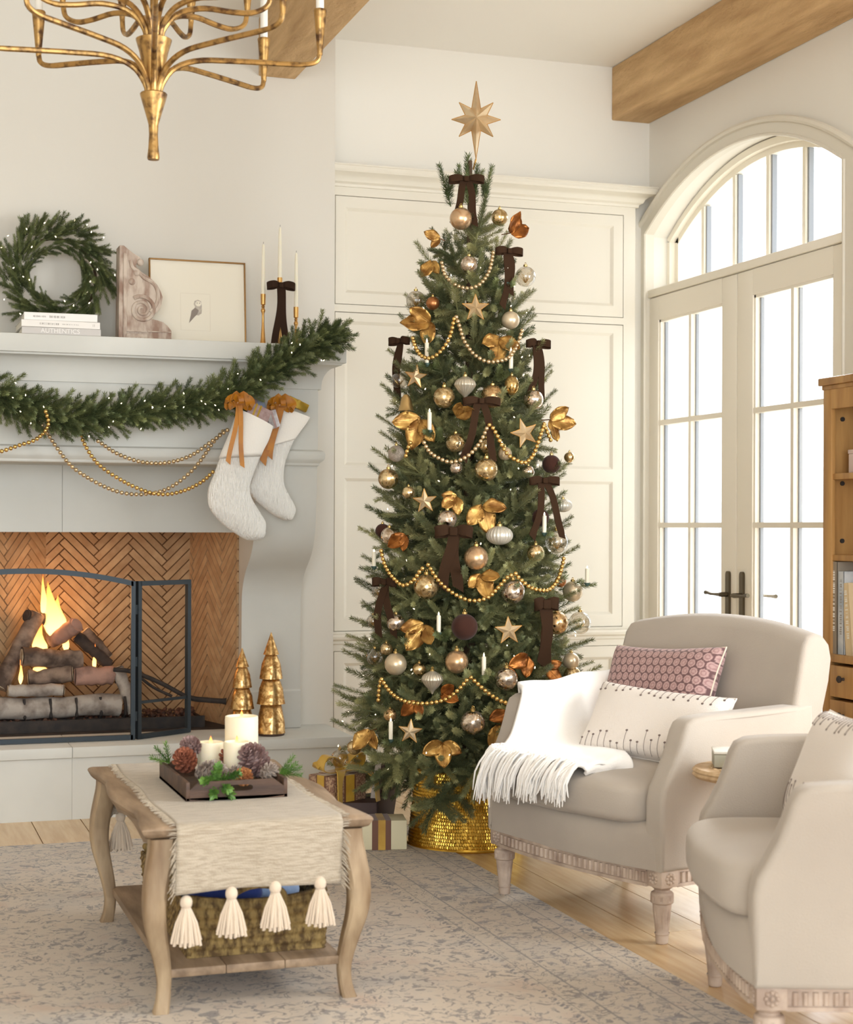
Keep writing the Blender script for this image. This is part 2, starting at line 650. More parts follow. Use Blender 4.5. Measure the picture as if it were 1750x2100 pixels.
# ---------------------------------------------------------------- panelled cabinet beside the chimney
cab = thing('wall_cabinet', 'cream painted built-in panelled cabinet wall behind the Christmas tree', 'cabinet', (0, 0, 0))
CY = 7.35
g = G().bx(2.006, 3.575, CY + .022, YB - .002, 0, 2.80)
for a, b, c, e in ((2.006, 2.033, 0, 2.80), (3.512, 3.575, 0, 2.80), (2.033, 3.512, 2.745, 2.80), (2.033, 3.512, 2.203, 2.237),
                   (2.033, 3.512, .621, .712), (2.033, 3.512, 0, .03)):
    g.bx(a, b, CY, CY + .022, c, e)
obj('carcass', g, CAB, cab)
prof = [(0, 2.785), (.012, 2.785), (.014, 2.797), (.03, 2.805), (.036, 2.82), (.05, 2.832), (.078, 2.842), (.084, 2.852), (.084, 2.868), (.088, 2.87), (.088, 2.876)]


def moulding(prof, x0, x1, yf, yb, M=None, right=True):
    r = []
    for o, z in prof:
        q = [(x0, yf - o, z), (x1 + (o if right else 0), yf - o, z)]
        q.append((x1 + (o if right else 0), yb, z))
        r.append(q)
    g = G()
    vs = [p for q in r for p in q]
    n = 3
    fs = []
    for i in range(len(r) - 1):
        for j in range(2):
            fs.append((i * n + j, i * n + j + 1, (i + 1) * n + j + 1, (i + 1) * n + j))
    for i in (0, len(r) - 1):                       # top and bottom lids
        k = len(vs)
        vs.append((x0, yb, r[i][0][2]))
        fs.append((i * n, i * n + 1, i * n + 2, k))
    return g.add(vs, fs)


obj('cornice', moulding(prof, 2.006, 3.575, CY, YB, right=True), CAB, cab, ang=30)
prof = [(0, .65), (.008, .655), (.008, .667), (.028, .676), (.032, .688), (.028, .698), (0, .702)]
obj('dado_rail', moulding(prof, 2.006, 3.575, CY, CY + .02, right=False), CAB, cab, ang=30)


def panel_door(x0, x1, z0, z1, insets, lab=None):
    y = CY + .001
    f = G()
    f.bx(x0, insets[0][0], y, y + .02, z0, z1)
    f.bx(insets[0][1], x1, y, y + .02, z0, z1)
    zz = sorted([i[2:] for i in insets])
    edges = [z0] + [v for p in zz for v in p] + [z1]
    for k in range(0, len(edges), 2):
        f.bx(insets[0][0], insets[0][1], y, y + .02, edges[k], edges[k + 1])
    d = obj('door', f, CAB, cab)
    for a, b, c, e in insets:
        w, dp = .014, .012
        o = [(a, y, c), (b, y, c), (b, y, e), (a, y, e)]
        i = [(a + w, y + dp, c + w), (b - w, y + dp, c + w), (b - w, y + dp, e - w), (a + w, y + dp, e - w)]
        g = G().add(o + i, [(0, 1, 5, 4), (1, 2, 6, 5), (2, 3, 7, 6), (3, 0, 4, 7), (4, 5, 6, 7)])
        obj('inset_panel', g, CAB, d, ang=0)
    return d


panel_door(2.036, 3.509, 2.24, 2.742, [(2.083, 3.458, 2.293, 2.69)])
panel_door(2.036, 3.509, .715, 2.199, [(2.083, 3.458, 1.487, 2.16), (2.083, 3.458, .773, 1.427)])
panel_door(2.036, 3.509, .033, .618, [(2.083, 3.458, .10, .564)])
# ---------------------------------------------------------------- fireplace
fp = thing('fireplace', 'pale painted stone fireplace with a deep mantel shelf and raised hearth', 'fireplace')
obj('mantel_shelf', G().bx(-.4, 1.924, 6.76, YC, 1.902, 1.975, .003), STONE, fp)
cove = [(.0, 1.793), (.011, 1.793), (.011, 1.806)] + [(.011 + .072 * (1 - math.cos(rad(90) * k / 6)), 1.806 + .088 * math.sin(rad(90) * k / 6)) for k in range(1, 7)] + [(.086, 1.902)]
obj('cove_moulding', moulding(cove, -.4, 1.825, 6.862, YC), STONE, fp, ang=30)
obj('frieze', G().bx(-.4, 1.825, 6.862, YC, 1.53, 1.793), STONE, fp)
bead = [(0, 1.462), (.004, 1.466), (.006, 1.474), (.02, 1.486), (.025, 1.494), (.026, 1.512), (.022, 1.524), (.012, 1.53), (0, 1.532)]
obj('bed_moulding', moulding(bead, -.4, 1.825, 6.862, YC), STONE, fp, ang=30)
g = G().bx(-.4, .775, 7.205, YC, 1.173, 1.465)
g.bx(.7765, 1.555, 7.205, YC, 1.173, 1.465)
obj('lintel', g, STONE, fp)
leg = [(6.872, 1.465), (6.876, 1.40), (6.886, 1.30), (6.90, 1.20), (6.92, 1.14), (6.955, 1.09), (7.01, 1.045), (7.07, 1.005), (7.115, .96), (7.143, .91), (7.153, .86), (7.155, .75), (7.155, .47)]
leg = curve([(0, a, b) for a, b in leg], 36)
poly = [(p.y, p.z) for p in leg] + [(7.147, .462), (7.147, .298), (YC, .298), (YC, 1.465)]
for x0, x1 in ((1.555, 1.825), (-.35, -.08)):
    obj('scrolled_leg', G().prism(poly, x0, x1), STONE, fp, ang=30)
for a, b in ((-.6, .7744), (.7752, 1.97)):
    obj('hearth_slab', G().bx(a, b, 6.782, 7.36, .253, .2965, .003), STONE, fp)
    obj('hearth_riser', G().bx(a, b - (.012 if b > 1 else 0), 6.797, YC, 0, .253), STONE, fp)

BRICK = mat('fire_brick', (190, 156, 116), .9, c2=(170, 134, 96), sc=14, rv=.1, bump=.35, bsc=50)
MORTAR = mat('brown_mortar', (104, 70, 42), .95)


def clip(poly, w, h):
    def cut(p, f):
        out = []
        for i in range(len(p)):
            a, b = p[i - 1], p[i]
            fa, fb = f(a), f(b)
            if (fa >= 0) != (fb >= 0):
                t = fa / (fa - fb)
                out.append((a[0] + (b[0] - a[0]) * t, a[1] + (b[1] - a[1]) * t))
            if fb >= 0:
                out.append(b)
        return out
    for f in (lambda q: q[0], lambda q: w - q[0], lambda q: q[1], lambda q: h - q[1]):
        poly = cut(poly, f)
        if len(poly) < 3:
            return []
    return poly


def firebox_wall(p0, p1, z0, z1, Lb=.225, w=.0347, gap=.005, ph=(0, 0)):
    """herringbone brick wall from p0 to p1 (plan points), each brick its own piece"""
    u = Vector((p1[0] - p0[0], p1[1] - p0[1], 0))
    wd = u.length
    u.normalize()
    n = Vector((u.y, -u.x, 0))                       # towards the room
    M = Matrix((u, Vector((0, 0, 1)), n)).transposed().to_4x4()
    M.translation = Vector((p0[0], p0[1], z0))
    h = z1 - z0
    back = obj('firebox_wall', G().add([M @ Vector(p) for p in ((0, 0, 0), (wd, 0, 0), (wd, h, 0), (0, h, 0), (0, 0, -.03), (wd, 0, -.03), (wd, h, -.03), (0, h, -.03))],
                                       [(0, 1, 2, 3), (7, 6, 5, 4), (0, 4, 5, 1), (1, 5, 6, 2), (2, 6, 7, 3), (3, 7, 4, 0)]), MORTAR, fp)
    c = math.sqrt(.5)
    cnt = 0
    for i in range(-60, 60):
        for j in range(-12, 12):
            for kind in (0, 1):
                ox, oy = i * w + j * Lb, i * w - j * Lb
                r = (ox, oy, Lb, w) if kind == 0 else (ox + Lb, oy + w - Lb, w, Lb)
                q = [(r[0] + gap / 2, r[1] + gap / 2), (r[0] + r[2] - gap / 2, r[1] + gap / 2),
                     (r[0] + r[2] - gap / 2, r[1] + r[3] - gap / 2), (r[0] + gap / 2, r[1] + r[3] - gap / 2)]
                q = [((a - b) * c + ph[0], (a + b) * c + ph[1]) for a, b in q]
                q = clip(q, wd - .001, h)
                if len(q) < 3:
                    continue
                ar = abs(sum(q[k - 1][0] * q[k][1] - q[k][0] * q[k - 1][1] for k in range(len(q)))) / 2
                if ar < 6e-5:
                    continue
                t = .007 + rnd.random() * .0025
                cx, cy = sum(a for a, b in q) / len(q), sum(b for a, b in q) / len(q)
                q2 = [(cx + (a - cx) * .985, cy + (b - cy) * .985) for a, b in q]
                g = G().loft([[(a - cx, b - cy, 0) for a, b in q], [(a - cx, b - cy, t - .002) for a, b in q], [(a - cx, b - cy, t) for a, b in q2]])
                obj('brick', g, BRICK, back, ang=0, M=M @ Matrix.Translation((cx, cy, 0)))
                cnt += 1
    return cnt


FB = (.754, 7.73)
firebox_wall((.27, 7.25), FB, .297, 1.30, ph=(.1, .2))
firebox_wall(FB, (1.434, 7.73), .297, 1.30, ph=(.247, .1))
firebox_wall((1.434, 7.73), (1.555, 7.215), .297, 1.30, ph=(.05, .15))
SOOT = mat('sooty_iron', (38, 34, 32), .8, c2=(60, 50, 44), sc=20)
obj('firebox_floor', G().add([(.2, 7.20, .297), (1.60, 7.20, .297), (1.60, 7.78, .297), (.2, 7.78, .297), (.2, 7.20, .24), (1.60, 7.20, .24), (1.60, 7.78, .24), (.2, 7.78, .24)],
                             [(0, 1, 2, 3), (4, 7, 6, 5), (0, 4, 5, 1), (2, 6, 7, 3)]), SOOT, fp)
obj('firebox_ceiling', G().bx(.2, 1.6, 7.26, 7.8, 1.3, 1.33), MORTAR, fp)

# gas burner pan with embers
pan = thing('burner_pan', 'black steel gas burner pan with glowing ember granules under the fire logs', 'burner', (.8, 7.43, .297))
g = G().bx(-.42, .62, -.13, -.115, 0, .05)
g.bx(-.42, .62, -.115, .18, 0, .018)
g.bx(.605, .62, -.115, .18, 0, .04)
obj('pan', g, SOOT, pan)
EMB = mat('lava_granules', (66, 48, 38), .9, c2=(104, 66, 48), sc=60, rv=.1)
g = G()
for i in range(520):
    x, y = rnd.uniform(-.41, .60), rnd.uniform(-.11, .15)
    r = rnd.uniform(.006, .013)
    z = .02 + .04 * rnd.random() * (1 - abs(y) / .3) + (.012 if y > -.05 else 0)
    g.lathe([(r * .4, -r), (r, -r * .2), (r * .8, r * .5), (r * .2, r * .9)], 5, Matrix.Translation((x, y, z)) @ Euler((rnd.random() * 3, rnd.random() * 3, 0)).to_matrix().to_4x4())
tag(obj('embers', g, EMB, pan, ang=0), kind='stuff')
gr = thing('fire_grate', 'black iron fire grate with upright tines holding the front log', 'grate', (.78, 7.40, .315))
for k, px in enumerate((-.146, -.034, .078, .185, .292)):
    obj('tine', G().tube([(px, .12, .03), (px, -.02, .03), (px, -.045, .045), (px, -.05, .08), (px - .004, -.048, .125)], [.007, .007, .007, .0075, .006], 6), SOOT, gr)
obj('crossbar', G().tube([(-.42, .05, .022), (.36, .05, .022)], .007, 6), SOOT, gr)
obj('crossbar', G().tube([(-.42, -.02, .022), (.36, -.02, .022)], .007, 6), SOOT, gr)

LOGM = {'grey': mat('ceramic_birch', (176, 164, 152), .9, c2=(112, 98, 88), sc=9, stretch=(.5, 2, 2), bump=.5, bsc=25, detail=6, lo=.4, hi=.72),
        'brown': mat('ceramic_oak', (150, 126, 108), .9, c2=(74, 58, 48), sc=8, stretch=(.6, 2, 2), bump=.6, bsc=25, detail=6),
        'rose': mat('ceramic_heated', (182, 140, 122), .9, c2=(84, 66, 58), sc=5, stretch=(.7, 2, 2), bump=.5, bsc=25, lo=.45, hi=.7),
        'char': mat('charred_log', (44, 36, 32), .95, c2=(82, 66, 56), sc=14, bump=.8, bsc=30)}
LEND = mat('sawn_log_end', (196, 176, 150), .9, c2=(150, 126, 100), sc=30, bump=.3)


def log(a, b, r, kind, lab, seed):
    q = random.Random(seed)
    a, b = Vector(a), Vector(b)
    d = b - a
    t = thing('fire_log', lab, 'log', M=aim(a, d))
    n, L = 9, d.length
    pts = [(q.uniform(-.1, .1) * r, q.uniform(-.1, .1) * r, L * k / n) for k in range(n + 1)]
    g = G().tube(pts, [r * (1 + q.uniform(-.07, .07)) for _ in pts], 14)
    for i, v in enumerate(g.v):
        k = 1 + q.uniform(-.05, .05)
        g.v[i] = (v[0] * k, v[1] * k, v[2])
    obj('bark', g, LOGM[kind], t, ang=60)
    for z, s in ((-.002, -1), (L + .002, 1)):
        obj('cut_end', G().lathe([(r * .9, 0), (r * .85, .003 * s), (.001, .004 * s)], 12, Matrix.Translation((0, 0, z))), LEND if kind in ('grey', 'brown') else LOGM[kind], t)


log((.30, 7.39, .397), (1.052, 7.39, .40), .050, 'grey', 'big pale grey log lying lowest behind the grate tines', 1)
log((.565, 7.36, .478), (.80, 7.37, .474), .027, 'grey', 'small split grey log on top of the front log at left', 2)
log((.66, 7.45, .525), (.845, 7.42, .54), .037, 'brown', 'short log with a pale sawn end right of centre in the middle tier', 3)
log((.86, 7.44, .53), (1.035, 7.43, .526), .041, 'rose', 'pinkish scorched log at the right of the middle tier', 4)
log((.625, 7.42, .618), (.885, 7.46, .598), .043, 'brown', 'thick grey brown log laid across the upper tier with its end facing left', 5)
log((.53, 7.42, .49), (.70, 7.52, .80), .037, 'brown', 'leaning log at the left rising to the charred top', 6)
log((.655, 7.50, .80), (.74, 7.55, .775), .027, 'char', 'charred black stub topping the fire pile', 7)
log((.775, 7.56, .68), (.865, 7.44, .755), .036, 'rose', 'upright leaning log with its cut end towards the room beside the flames', 8)
log((.875, 7.50, .70), (1.02, 7.47, .57), .026, 'char', 'dark knotted log sloping down at the upper right', 9)
log((.915, 7.56, .72), (1.02, 7.55, .60), .028, 'brown', 'brown forked log behind the dark knotted log', 10)
log((1.045, 7.42, .56), (1.115, 7.37, .36), .030, 'grey', 'thin grey log propped against the right end of the pile', 11)

FLM = flame_mat('fire_flame')


def flame(x, y, z, h, w, seed, lab):
    q = random.Random(seed)
    prof = [(.12, 0), (.5, .08), (.8, .2), (.82, .32), (.55, .5), (.34, .66), (.2, .82), (.06, .95), (.005, 1)]
    rings = []
    for k, (r, t) in enumerate(prof):
        cx = math.sin(t * 4 + seed) * w * .35 * t
        rings.append([(cx + r * w * math.cos(a) * (1 + .2 * math.sin(3 * a + seed)), r * w * .6 * math.sin(a), t * h) for a in [2 * math.pi * i / 12 for i in range(12)]])
    o = obj('flame', G().loft(rings), FLM, ang=180, loc=(x, y, z))
    tag(o, lab, 'flame')


flame(.765, 7.53, .70, .25, .05, 1, 'tallest orange flame rising above the log pile')
flame(.80, 7.55, .72, .17, .035, 2, 'pointed flame just right of the tallest flame')
flame(.715, 7.52, .62, .14, .04, 3, 'broad yellow flame licking over the upper cross log')
flame(.83, 7.52, .63, .12, .018, 4, 'small flame in the gap right of the upright log')
flame(.95, 7.47, .55, .12, .011, 5, 'thin flame under the dark knotted log at right')
flame(.62, 7.41, .50, .11, .012, 6, 'low flame beside the leaning left log')
flame(.70, 7.43, .55, .05, .035, 7, 'low glow of flame between the cross log and the short log')
flame(.735, 7.57, .78, .20, .022, 8, 'thin flame tongue at the left of the tallest flame')
fire = bpy.data.lights.new('fire_glow', 'POINT')
fire.energy, fire.color, fire.shadow_soft_size = 2.2, (1, .5, .2), .06
fo_ = bpy.data.objects.new('fire_glow', fire)
COL.objects.link(fo_)
fo_.location = (.80, 7.50, .86)

# fire screen
IRON = mat('slate_iron', (58, 64, 68), .45, metal=.7)
sc_ = thing('fire_screen', 'dark slate iron folding fire screen standing on the hearth', 'fire screen', (1.055, 6.944, .297))


def bar(pts, w=.0095):
    return G().tube(pts, w, 4)


top = [(-.9 + .888 * k / 24, 0, .66 + .055 * (1 - ((k / 24 - .5) * 2) ** 2)) for k in range(25)]
g = G()
for p, q in zip(top[:-1], top[1:]):
    dx, dz = q[0] - p[0], q[2] - p[2]
    g.prism([(p[0], p[2] - .011), (q[0], q[2] - .011), (q[0], q[2] + .011), (p[0], p[2] + .011)], -.009, .009, 'y')
obj('arched_rail', g, IRON, sc_)
obj('bottom_rail', G().bx(-.9, -.012, -.009, .009, .002, .022), IRON, sc_)
for x in (-.9, -.021):
    obj('post', G().bx(x, x + .018, -.009, .009, .002, .67), IRON, sc_)
wing = obj('side_panel', G().bx(.006, .026, -.009, .009, .002, .67), IRON, sc_, M=Matrix.Rotation(math.atan2(.179, .261), 4, 'Z'))
Lw = .318
g = G().bx(Lw - .02, Lw, -.009, .009, .002, .67)
g.bx(.02, Lw - .02, -.009, .009, .65, .67)
g.bx(.02, Lw - .02, -.009, .009, .002, .022)
g.bx(.02, Lw - .02, -.005, .005, .15, .162)
obj('wing_frame', g, IRON, wing)
for z in (.1, .33, .55):
    obj('hinge', G().tube([(.002, 0, z - .02), (.002, 0, z + .02)], .007, 8), IRON, sc_)
# mesh cloth of the screen is too fine to see; the wing and arch are open in the photograph

g = G().tube(curve([(1.02, 7.36, .56), (1.10, 7.33, .55), (1.22, 7.30, .50), (1.34, 7.28, .435), (1.42, 7.26, .422), (1.505, 7.24, .415)], 24),
             [.010] * 15 + [.012] * 9 + [.016], 8)
pk = thing('fire_poker', 'black iron poker lying across the firebox behind the side of the screen', 'poker')
obj('shaft', g, SOOT, pk)
obj('prong', G().tube(curve([(1.12, 7.33, .535), (1.19, 7.31, .48), (1.27, 7.29, .44)], 8), .007, 6), SOOT, pk)
# ---------------------------------------------------------------- fir sprigs
FIR = mat('fir_needles', (86, 97, 58), .6, c2=(130, 136, 84), sc=7, rv=.22, lo=.4, hi=.65)
FIRT = mat('tree_needles', (98, 104, 68), .62, c2=(160, 156, 104), sc=6, rv=.22, lo=.4, hi=.65)
BARK = mat('twig_bark', (82, 62, 44), .9)


def needles(g, o, d, L, nl, n, q, w=.0013):
    """one twig from o along d: thin stem and n flat needles around it"""
    o, d = Vector(o), Vector(d).normalized()
    u = d.orthogonal().normalized()
    v = d.cross(u)
    st = len(g.v)
    vs, fs = [], []
    for k in range(3):
        a = k * 2.094
        vs.append(tuple(o + (u * math.cos(a) + v * math.sin(a)) * .0022))
    vs.append(tuple(o + d * L))
    fs += [(0, 1, 3), (1, 2, 3), (2, 0, 3)]
    for i in range(n):
        t = (i + q.random()) / n
        a = i * 2.4 + q.random() * .5
        rr = u * math.cos(a) + v * math.sin(a)
        op = rad(60 - 14 * t + q.uniform(-9, 9))
        dr = d * math.cos(op) + rr * math.sin(op)
        ln = nl * q.uniform(.8, 1.1) * (1 - .15 * t)
        p = o + d * (L * t)
        wv = dr.cross(rr + d * .3).normalized() * w
        m = p + dr * (ln * .6)
        b = len(vs)
        vs += [tuple(p), tuple(m + wv), tuple(p + dr * ln), tuple(m - wv)]
        fs.append((b, b + 1, b + 2, b + 3))
    g.add(vs, fs)


def sprig_mesh(seed, L, nl=.0215, dens=2300, side=2, m=FIR):
    q = random.Random(seed)
    g = G()
    needles(g, (0, 0, 0), (0, 0, 1), L, nl, int(L * dens), q)
    for k in range(side):
        a = k * 1.7 + q.random()
        z = L * q.uniform(.02, .5)
        needles(g, (0, 0, z), (math.sin(.6) * math.cos(a), math.sin(.6) * math.sin(a), math.cos(.6)), L * q.uniform(.45, .66), nl * .92, int(L * dens * .52), q)
    return mesh('sprig', g, m, 0)


SPR = [sprig_mesh(s, .125) for s in range(4)] + [sprig_mesh(9 + s, .105, side=1) for s in range(3)]
BULB = mat('fairy_bulb', (255, 236, 200), .4, emit=3.5)
WIRE = mat('green_wire', (40, 52, 36), .6)


def fairy(parent, pts, r=.0023):
    g = G()
    for p in pts:
        g.lathe([(r * .5, -r), (r, 0), (r * .8, r * 1.3), (r * .1, r * 2.6)], 5, Matrix.Translation(p) @ Euler((rnd.uniform(-1, 1), rnd.uniform(-1, 1), 0)).to_matrix().to_4x4())
    tag(obj('fairy_lights', g, BULB, parent, ang=0), kind='stuff')


# wreath leaning on the chimney wall
wr = thing('wreath', 'round green fir wreath with fairy lights leaning on the wall above the mantel books', 'wreath',
           M=Matrix.Translation((.737, 7.12, 2.262)) @ Matrix.Rotation(rad(-5), 4, 'X') @ Matrix.Scale(1.1, 4))
n = 40
obj('ring', G().tube([(.155 * math.cos(2 * math.pi * k / n), .022, .155 * math.sin(2 * math.pi * k / n)) for k in range(n + 1)], .006, 6), BARK, wr)
for i in range(260):
    a = i * 2.39996
    lay = i % 3
    rr = rnd.uniform(.108, .192)
    out = (rr - .142) * 16 + rnd.uniform(-.25, .25)
    f = rnd.uniform(-1.1, .1)
    p = Vector((rr * math.cos(a), rnd.uniform(-.055, .005), rr * math.sin(a)))
    ra, ta = Vector((math.cos(a), 0, math.sin(a))), Vector((math.sin(a), 0, -math.cos(a)))
    d = ta * .8 + ra * out + Vector((0, f * .5, 0))
    k = (.52 + .26 * (rr - .108) / .084) * rnd.uniform(.9, 1.12)
    link('sprig', SPR[4 + i % 3], wr, M=aim(p, d, rnd.random() * 6) @ Matrix.Scale(k, 4))
fairy(wr, [Vector((rr * math.cos(a), -.06 - .02 * rnd.random(), rr * math.sin(a))) for a, rr in [(i * 2.39996, rnd.uniform(.11, .24)) for i in range(26)]])

# garland swagged along the mantel
gd = thing('garland', 'long green fir garland with fairy lights swagged below the mantel shelf', 'garland')
gp = curve([(.1, 6.76, 1.86), (.28, 6.74, 1.79), (.484, 6.72, 1.709), (.591, 6.71, 1.66), (.724, 6.70, 1.628), (.88, 6.70, 1.640), (1.037, 6.70, 1.665), (1.197, 6.70, 1.69), (1.339, 6.69, 1.715),
            (1.462, 6.69, 1.778), (1.565, 6.68, 1.842), (1.691, 6.68, 1.925), (1.80, 6.68, 1.98)], 120)
obj('stem', G().tube(gp, .009, 6), BARK, gd)
for i in range(275):
    k = 120 * (i + rnd.random()) / 275
    p, t = gp[int(k)], (gp[min(int(k) + 1, 120)] - gp[max(int(k) - 1, 0)]).normalized()
    up = Vector((0, 1, 0)).cross(t) * -1
    if up.z < 0:
        up = -up
    a = i * 2.39996
    side = math.sin(a)
    fw = math.cos(a)
    if fw > .2:
        fw = -fw
    d = t * rnd.uniform(.5, 1.1) + up * side * .95 + Vector((0, 1, 0)) * fw * .55
    link('sprig', SPR[i % 7], gd, M=aim(p - t * .03, d, rnd.random() * 6) @ Matrix.Scale(rnd.uniform(.9, 1.25) * (.85 if side < 0 else 1), 4))
for i in range(16):
    a = rnd.uniform(-.7, .6)
    link('sprig', SPR[i % 7], gd, M=aim(gp[-1 - i % 5], (1, rnd.uniform(-.4, .1), .55 + a), rnd.random() * 6) @ Matrix.Scale(1.15, 4))
fairy(gd, [gp[int(120 * rnd.random())] + Vector((0, -.07 - .02 * rnd.random(), rnd.uniform(-.08, .08))) for i in range(30)])

# bead strands
GOLDB = mat('gold_bead', (216, 178, 108), .25, metal=.9, rv=.12)
PALEB = mat('champagne_bead', (206, 180, 140), .28, metal=.85, rv=.12)
_b = {}


def bead_mesh(r):
    if r not in _b:
        _b[r] = G().ball((0, 0, 0), r, 10, 7)
    return _b[r]


def strand(root, pts, r, m, key=[{}]):
    P = curve(pts, 400)
    c = {}
    me = key[0].get((r, m.name)) or mesh('bead', bead_mesh(r), m, 180)
    key[0][(r, m.name)] = me
    acc, last = 1, P[0]
    for p in P:
        acc += (p - last).length
        last = p
        if acc >= r * 2.02:
            link('bead', me, root, loc=p)
            acc = 0
    obj('string', G().tube(P[::8], .0012, 4), WIRE, root)


for lab, m, pts in (
    ('champagne bead strand hanging lowest in the deep swag under the mantel garland', PALEB, [(.631, 6.70, 1.617), (.669, 6.715, 1.563), (.704, 6.72, 1.511), (.766, 6.73, 1.437), (.864, 6.735, 1.375), (.962, 6.74, 1.337), (1.061, 6.74, 1.332), (1.161, 6.74, 1.359), (1.262, 6.735, 1.441), (1.343, 6.73, 1.553), (1.388, 6.72, 1.605)]),
    ('deep gold bead strand looping under the garland to the front stocking', GOLDB, [(.795, 6.70, 1.60), (.805, 6.71, 1.542), (.863, 6.715, 1.454), (.962, 6.72, 1.386), (1.061, 6.72, 1.342), (1.141, 6.72, 1.331), (1.222, 6.72, 1.349), (1.293, 6.73, 1.385), (1.345, 6.74, 1.43)]),
    ('champagne bead strand in the shallowest swag under the garland', PALEB, [(.863, 6.70, 1.544), (.942, 6.715, 1.495), (1.041, 6.72, 1.463), (1.141, 6.72, 1.461), (1.242, 6.72, 1.491), (1.323, 6.715, 1.547), (1.401, 6.71, 1.605)]),
    ('gold bead strand leaving the picture at the left below the garland', GOLDB, [(.36, 6.72, 1.50), (.43, 6.72, 1.488), (.487, 6.72, 1.497), (.555, 6.72, 1.522), (.621, 6.71, 1.548), (.66, 6.65, 1.60), (.645, 6.62, 1.66)])):
    t = thing('bead_strand', lab, 'bead garland', group='bead strands on the mantel garland')
    strand(t, pts, .0088, m)

# ---------------------------------------------------------------- stockings
FLEECE = mat('ivory_boucle', (246, 242, 234), .95, sheen=.3, bump=.8, bsc=85, bst=(2.2, 1, .4), bdist=.02)
CUFF = mat('ivory_wool', (246, 240, 230), .95, sheen=.4, bump=.25, bsc=160)
MUST = mat('mustard_satin', (192, 124, 22), .42, sheen=.08, c2=(160, 96, 12), sc=9)
INNER = mat('stocking_lining', (222, 214, 200), .95)


def ribbon(g, pts, wv, w, th=.0012):
    P = [Vector(p) for p in pts]
    ws = wv if isinstance(wv, list) else [wv] * len(P)
    rings = []
    for i, p in enumerate(P):
        t = (P[min(i + 1, len(P) - 1)] - P[max(i - 1, 0)]).normalized()
        a = Vector(ws[i])
        a = (a - t * a.dot(t)).normalized()
        nn = t.cross(a) * th
        ww = w[i] if isinstance(w, list) else w
        rings.append([tuple(p - a * ww / 2 - nn), tuple(p + a * ww / 2 - nn), tuple(p + a * ww / 2 + nn), tuple(p - a * ww / 2 + nn)])
    return g.loft(rings)


def tail(p0, p1, w, bow=.012, ph=0, cut=True, n=12):
    """ribbon tail from p0 to p1 (local x right, y away, z up) with a gentle wave and a forked or slanted end"""
    p0, p1 = Vector(p0), Vector(p1)
    pts = [p0.lerp(p1, k / n) + Vector((math.sin(k / n * 5 + ph) * bow * .5, -abs(math.sin(k / n * 3.1)) * bow, 0)) for k in range(n + 1)]
    g = ribbon(G(), pts, (1, 0, 0), w)
    if cut:
        for i in range(4):
            k = len(g.v) - 4 + i
            if i in (1, 2):
                g.v[k] = (g.v[k][0], g.v[k][1], g.v[k][2] - w * .7)
    return g


def bow(root, sx, w, tails, mt, drop=.25, ph=0):
    """two loops, knot and tails, facing local -y"""
    for s in (1, -1):
        pts = [(0, 0, 0), (s * sx * .35, -.014, w * .15), (s * sx * .8, -.02, w * .12 - drop * sx * .5), (s * sx, -.008, -drop * sx), (s * sx * .8, .006, -drop * sx * .9), (s * sx * .35, .004, -w * .1), (0, 0, 0)]
        P = curve(pts, 18)
        obj('loop', ribbon(G(), P, (0, 0, 1), [w * (.55 + .45 * min(1, abs(p.x) / (sx * .5))) for p in P]), mt, root, ang=60)
    obj('knot', G().box((0, -.01, 0), (w * .75, .018, w * .8), .005), mt, root)
    for k, (tx, tz) in enumerate(tails):
        obj('tail', tail((0.1 * tx, -.002 + .004 * k, -w * .2), (tx, 0, -tz), w, ph=ph + k * 2), mt, root, ang=60)


def stocking(lab, pairs, y, th, cuff_at, seam):
    t = thing('stocking', lab, 'stocking', group='white stockings on the mantel')
    n = 40
    Lc = curve([(p[0][0], 0, p[0][1]) for p in pairs], n)
    Rc = curve([(p[1][0], 0, p[1][1]) for p in pairs], n)

    def rings(k0, k1, grow=0, tk=1.):
        rr = []
        for k in range(k0, k1 + 1):
            a, b = Lc[k], Rc[k]
            c, h = (a + b) / 2, (b - a) / 2
            h = h * (1 + grow / h.length)
            tt = (th + grow) * min(1, .55 + .45 * math.sqrt(h.length / .075)) * tk
            rr.append([tuple(c + h * math.cos(2 * math.pi * i / 24) + Vector((0, y - tt * math.sin(2 * math.pi * i / 24), 0))) for i in range(24)])
        return rr
    r = rings(cuff_at, n)
    c = sum((Vector(p) for p in r[-1]), Vector()) / 24
    r.append([tuple(Vector(p).lerp(c, .5) + Vector((.006, 0, -.002))) for p in r[-1]])
    obj('leg', G().loft(r), FLEECE, t, ang=180)
    inn = [[tuple(Vector(p).lerp(sum((Vector(q) for q in rg), Vector()) / 24, .08)) for p in rg] for rg in rings(0, 4)]
    obj('cuff', G().loft(rings(0, cuff_at + 1, .003) + rings(cuff_at, cuff_at, -.002), caps=False), CUFF, t, ang=180)
    obj('lining', G().loft(inn), INNER, t, ang=180)
    return t


